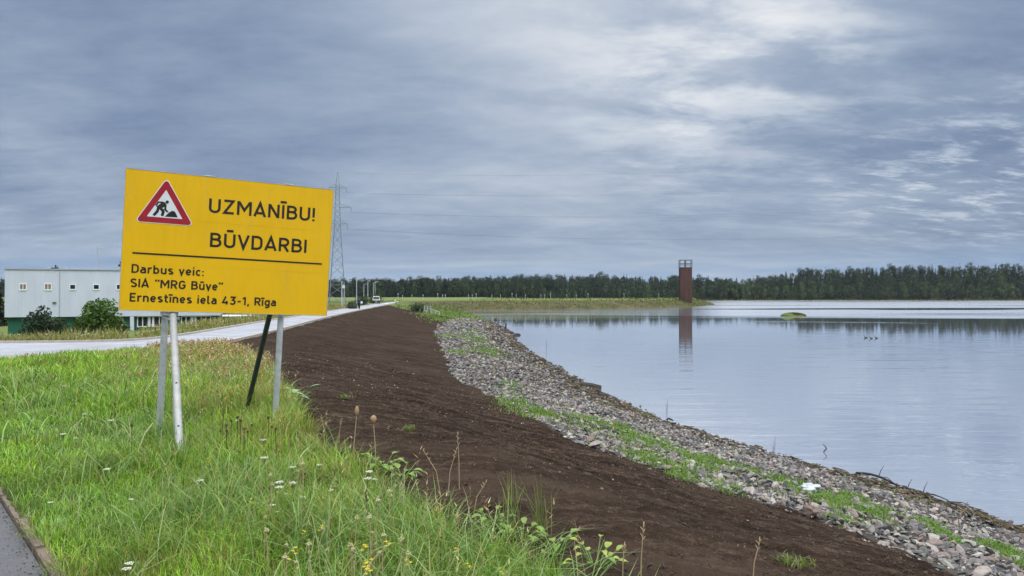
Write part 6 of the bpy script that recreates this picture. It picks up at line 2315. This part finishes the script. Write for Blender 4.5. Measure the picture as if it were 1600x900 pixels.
def make_fluff(seed, r=.02, h=.42):
    t = thing('seed_head', 'pale fluffy seed head on a dry stalk in the grass', 'seed head', (0, 0, 0), 0, 'pale seed heads in the grass')
    bm = bmesh.new(); tube(bm, [(0, 0, 0), (.015, .01, h * .6), (.01, 0, h)], [.004, .003, .0022], 5); obj('stem', bm, M['straw'], t)
    bm = bmesh.new(); r_ = random.Random(seed)
    for k in range(26):
        c = Vector((r_.gauss(0, 1), r_.gauss(0, 1), r_.gauss(0, .8)))
        c = c.normalized() * r * r_.uniform(.2, 1.25)
        q = bmesh.ops.create_icosphere(bm, subdivisions=1, radius=r * r_.uniform(.16, .34))
        for v in q['verts']: v.co = v.co + c + Vector((.01, 0, h + r * .5))
    obj('head', bm, M['fluff'], t)
    return t


def spread(src_list, spots, up, sc=(0.8, 1.2)):
    used = set()
    for i, (px, py) in enumerate(spots):
        src = src_list[i % len(src_list)]
        x, y, z = hit(px, py, up)
        s = random.uniform(*sc)
        loc = (x, y, z - .02); rz = random.uniform(0, 6.28)
        if src.name in used: dup(src, loc, rz, s)
        else:
            used.add(src.name); src.location = loc; src.rotation_euler = (0, 0, rz); src.scale = (s,) * 3


def build_near_plants():
    ya = [make_yarrow(i) for i in range(3)]
    sp = []
    for _ in range(22):
        px = random.uniform(60, 470); py = random.uniform(590, 760) if random.random() < .7 else random.uniform(555, 640)
        sp.append((px, py))
    sp += [(440, 752), (455, 748), (430, 765), (424, 770), (437, 760), (470, 755), (478, 748), (450, 740), (575, 730), (582, 732), (574, 745), (500, 712), (512, 716), (476, 712), (418, 712), (694, 893), (698, 896), (688, 895),
           (200, 855), (207, 861), (130, 640)]
    spread(ya, sp, .28, (.42, .85))
    ye = [make_yellow()]
    sp = [(570, 828), (576, 833), (573, 836), (574, 848), (579, 858), (577, 862), (572, 850), (476, 786), (396, 755), (452, 822), (460, 826), (463, 830), (608, 820), (714, 815), (735, 835), (750, 862), (785, 850), (340, 705), (330, 700), (500, 790), (640, 850)]
    spread(ye, sp, .34, (.45, .8))
    fl = [make_fluff(3, .015), make_fluff(5, .011, .36), make_fluff(8, .018, .45)]
    sp = [(484, 830), (485, 836), (446, 833), (503, 798), (497, 800), (519, 790), (560, 812), (556, 830), (590, 808), (588, 818), (585, 815), (610, 758), (617, 755), (613, 762), (609, 775), (512, 846), (532, 850), (550, 850), (546, 856), (463, 868), (443, 880), (418, 846),
          (596, 850), (598, 858), (625, 858), (610, 878), (487, 866), (415, 795), (510, 855), (580, 828), (640, 868), (434, 750), (425, 748), (428, 756), (468, 735), (475, 745)]
    spread(fl, sp, .34, (.55, 1.0))
    # two teasel heads standing over the soil
    for i, (px, pyt, pyb, s, lab) in enumerate(((584, 660, 712, 1.0, 'round brown teasel head on a stiff stalk at the soil rim, right of two'), (558, 645, 715, .7, 'narrow brown seed head leaning at the rim of the soil, left of the teasel'))):
        x, y, z = hit(px + 4 - 10 * i, pyb + 25)
        h = zpix(pyt, y) - z
        t = thing('teasel', lab, 'teasel', (x, y, z))
        dx = (px - (px + 4 - 10 * i)) / F * y
        bm = bmesh.new(); tube(bm, [(0, 0, 0), (dx * .3, 0, h * .5), (dx, 0, h)], [.0055, .004, .0032], 6); obj('stem', bm, M['straw'], t)
        bm = bmesh.new(); bmesh.ops.create_uvsphere(bm, u_segments=14, v_segments=10, radius=.028 * s)
        for v in bm.verts: v.co = Vector((v.co.x, v.co.y, v.co.z * (1.35 if i == 0 else 2.2))) * (1 + .12 * (vn(v.co.x * 300, v.co.z * 300, 2) - .5)) + Vector((dx, 0, h + .03 * s))
        obj('head', bm, M['teasel'], t)
    # tall bare stalks
    st = [(718, 676, 760, -3, 'tallest bare straw stalk rising before the dark soil'), (689, 702, 770, -28, 'arching pale straw leaning over the soil, left of the tallest stalk'), (700, 700, 772, 14, 'thin straw bent across the tallest stalk'), (1000, 818, 925, 5, 'lone dry stalk standing on bare soil at the bottom'),
          (972, 850, 905, 3, 'short dry stalk left of the lone stalk'), (1174, 842, 915, 12, 'thin dry stalk at the bottom edge of the soil'), (508, 650, 690, -6, 'short pale straw at the grass rim near the right post'), (530, 655, 692, 4, 'second pale straw at the grass rim near the right post'), (740, 752, 800, 20, 'bent straw crossing the rim of the grass'),
          (576, 765, 845, -4, 'dark thin stem among the yellow flowers'), (180, 628, 668, 1, 'dark red dock stalk standing in the grass at the left'), (348, 640, 700, 2, 'dark dry stem with small seed heads before the rear strut')]
    for px, pyt, pyb, dxp, lab in st:
        x, y, z = hit(px, pyb)
        h = min(max(zpix(pyt, y) - z, .15), 1.1)
        t = thing('dry_stalk', lab, 'stalk', (x, y, z))
        dx = dxp / F * y
        dark = lab.startswith('dark')
        bm = bmesh.new(); tube(bm, [(0, 0, -.03), (dx * .25, 0, h * .5), (dx, 0, h)], [.0045, .0036, .0022], 5); obj('stem', bm, M['seedbrown'] if dark else M['straw'], t)
        bm = bmesh.new()
        for k in range(7):
            f = .78 + .2 * k / 6; a = k * 2.3
            c = Vector((dx * f ** 1.6, 0, h * f))
            tube(bm, [c, c + Vector((math.cos(a) * .016, math.sin(a) * .016, .018))], [.0040, .0016], 4)
        obj('ear', bm, M['seedbrown'] if dark else M['straw'], t)
    # black knapweed heads round the right post
    sp = [(345, 655), (355, 658), (356, 664), (362, 652), (372, 650), (376, 662), (384, 662), (386, 665), (420, 652), (424, 655), (433, 665), (395, 648), (206, 662)]
    src = thing('knapweed', 'dark dried knapweed head standing in the grass by the posts', 'seed head', (0, 0, 0), 0, 'dark knapweed heads by the right post')
    bm = bmesh.new(); tube(bm, [(0, 0, 0), (.01, 0, .42)], [.0035, .0025], 5); obj('stem', bm, M['seedbrown'], src)
    bm = bmesh.new(); bmesh.ops.create_icosphere(bm, subdivisions=2, radius=.012)
    for v in bm.verts: v.co = Vector((v.co.x + .01, v.co.y, v.co.z * 1.2 + .43)) + Vector((vn(v.co.x * 300, v.co.z * 300, 1) - .5, vn(v.co.y * 300, v.co.z * 300, 2) - .5, 0)) * .012
    obj('head', bm, M['seedbrown'], src)
    spread([src], sp, .44, (.8, 1.15))

    # broad leaved plants
    def leaf(bm, o, az, el, L, w, curl=.4):
        d = Vector((math.cos(az), math.sin(az), 0)); s = Vector((-d.y, d.x, 0))
        n = 7; rows = []
        for i in range(n):
            f = i / (n - 1)
            ww = w * math.sin(min(1, f * 1.05 + .08) * math.pi) ** .7 * (1 - .25 * f) if f < 1 else .002
            c = o + d * (L * f * math.cos(el)) + Vector((0, 0, L * f * math.sin(el) - curl * L * f * f))
            rows.append([bm.verts.new(c - s * ww / 2 + Vector((0, 0, ww * .18))), bm.verts.new(c), bm.verts.new(c + s * ww / 2 + Vector((0, 0, ww * .18)))])
        for a, b in zip(rows[:-1], rows[1:]):
            bm.faces.new((a[0], a[1], b[1], b[0])); bm.faces.new((a[1], a[2], b[2], b[1]))
    def broad(px, py, n, L, w, h, mat, lab, seed, name='leafy_plant'):
        r_ = random.Random(seed)
        x, y, z = hit(px, py)
        t = thing(name, lab, 'plant', (x, y, z))
        bs = bmesh.new()
        for k in range(n):
            az = k * 2.4 + r_.uniform(-.4, .4); hh = h * r_.uniform(.3, 1)
            o = Vector((math.cos(az) * .05 * n / 8 + r_.uniform(-.05, .05) * L * 8, math.sin(az) * .05 * n / 8, hh))
            tube(bs, [(0, 0, -.02), tuple(o * .6), tuple(o)], [.006, .005, .003], 5)
            bl = bmesh.new(); leaf(bl, o, az, r_.uniform(.1, .7), L * r_.uniform(.7, 1.15), w * r_.uniform(.7, 1.15), r_.uniform(.2, .6))
            m = mat if r_.random() > .22 else M['leafg']
            obj('leaf', bl, m, t, True)
        obj('stalk', bs, M['stemg'], t)
    broad(461, 628, 9, .34, .17, .16, M['leafpale'], 'pale rhubarb like leaf plant behind the right post at the soil edge', 5)
    broad(868, 868, 16, .075, .055, .15, M['leafg'], 'broad leaved burdock at the rim of the soil, lower of two near the bottom', 6)
    broad(930, 893, 20, .065, .05, .17, M['leafy'], 'yellow green leafy burdock at the bottom rim of the soil', 7)
    broad(815, 848, 14, .07, .05, .13, M['leafg'], 'bright leafy weed up the rim from the burdocks', 8)
    broad(600, 735, 18, .11, .08, .14, M['leafg'], 'low leafy green weed on the rim below the teasels', 9)
    broad(628, 748, 16, .10, .075, .12, M['leafg'], 'creeping leafy weed spilling over the rim on to the soil', 10)
    broad(770, 828, 12, .08, .06, .13, M['leafg'], 'small leafy weed at the foot of the rush tufts', 11)
    # rush tufts on the soil rim
    for i, (px, py, lab) in enumerate(((800, 828, 'thin green rush tuft on the soil rim, left of two'), (842, 835, 'thin green rush tuft on the soil rim, right of two'))):
        x, y, z = hit(px, py)
        n = 26
        o = blades('rush_tuft', rng.normal(0, .035, n), rng.normal(0, .03, n), np.zeros(n), rng.uniform(.22, .44, n), np.full(n, .006), np.clip(rng.normal(.25, .15, n), 0, .6), palette(n, [(0.14, 0.20, 0.06), (0.24, 0.26, 0.10)], [1, .6], .15), M['grass'])
        o.location = (x, y, z); tag(o, lab, 'plant')
    # sprouts on the bare soil
    for i, (px, py, lab) in enumerate(((637, 672, 'low green sprout alone on the bare soil past the teasels'), (540, 622, 'tiny yellowish sprout on the bare soil beyond the right post'), (1242, 882, 'small green sprout on the soil at the bottom'))):
        x, y, z = hit(px, py)
        n = 60
        o = blades('soil_sprout', rng.normal(0, .05, n), rng.normal(0, .045, n), np.zeros(n), rng.uniform(.04, .10, n), np.full(n, .012), np.clip(rng.normal(.9, .3, n), 0, 1.3), palette(n, [(0.17, 0.21, 0.07), (0.12, 0.17, 0.05)], [1, .6], .15), M['grass'])
        o.location = (x, y, z); tag(o, lab, 'plant')


build_near_plants()

# ------------------------------------------------------------------ the air over the lake
def build_haze():
    m = bpy.data.materials.new('lake_haze'); m.use_nodes = True
    m.node_tree.nodes.clear(); b = NB(m.node_tree)
    v = b.n('ShaderNodeVolumePrincipled')
    v.inputs['Color'].default_value = (0.80, 0.87, 0.96, 1)
    v.inputs['Density'].default_value = 0.00005
    v.inputs['Anisotropy'].default_value = 0.2
    o = b.n('ShaderNodeOutputMaterial'); b.lk(v.outputs[0], o.inputs['Volume'])
    bm = bmesh.new(); bx(bm, -1500, 1700, -300, 1400, -6, 75)
    tag(obj('haze', bm, m), 'thin pale haze in the air over the lake', 'haze', kind='stuff')


build_haze()
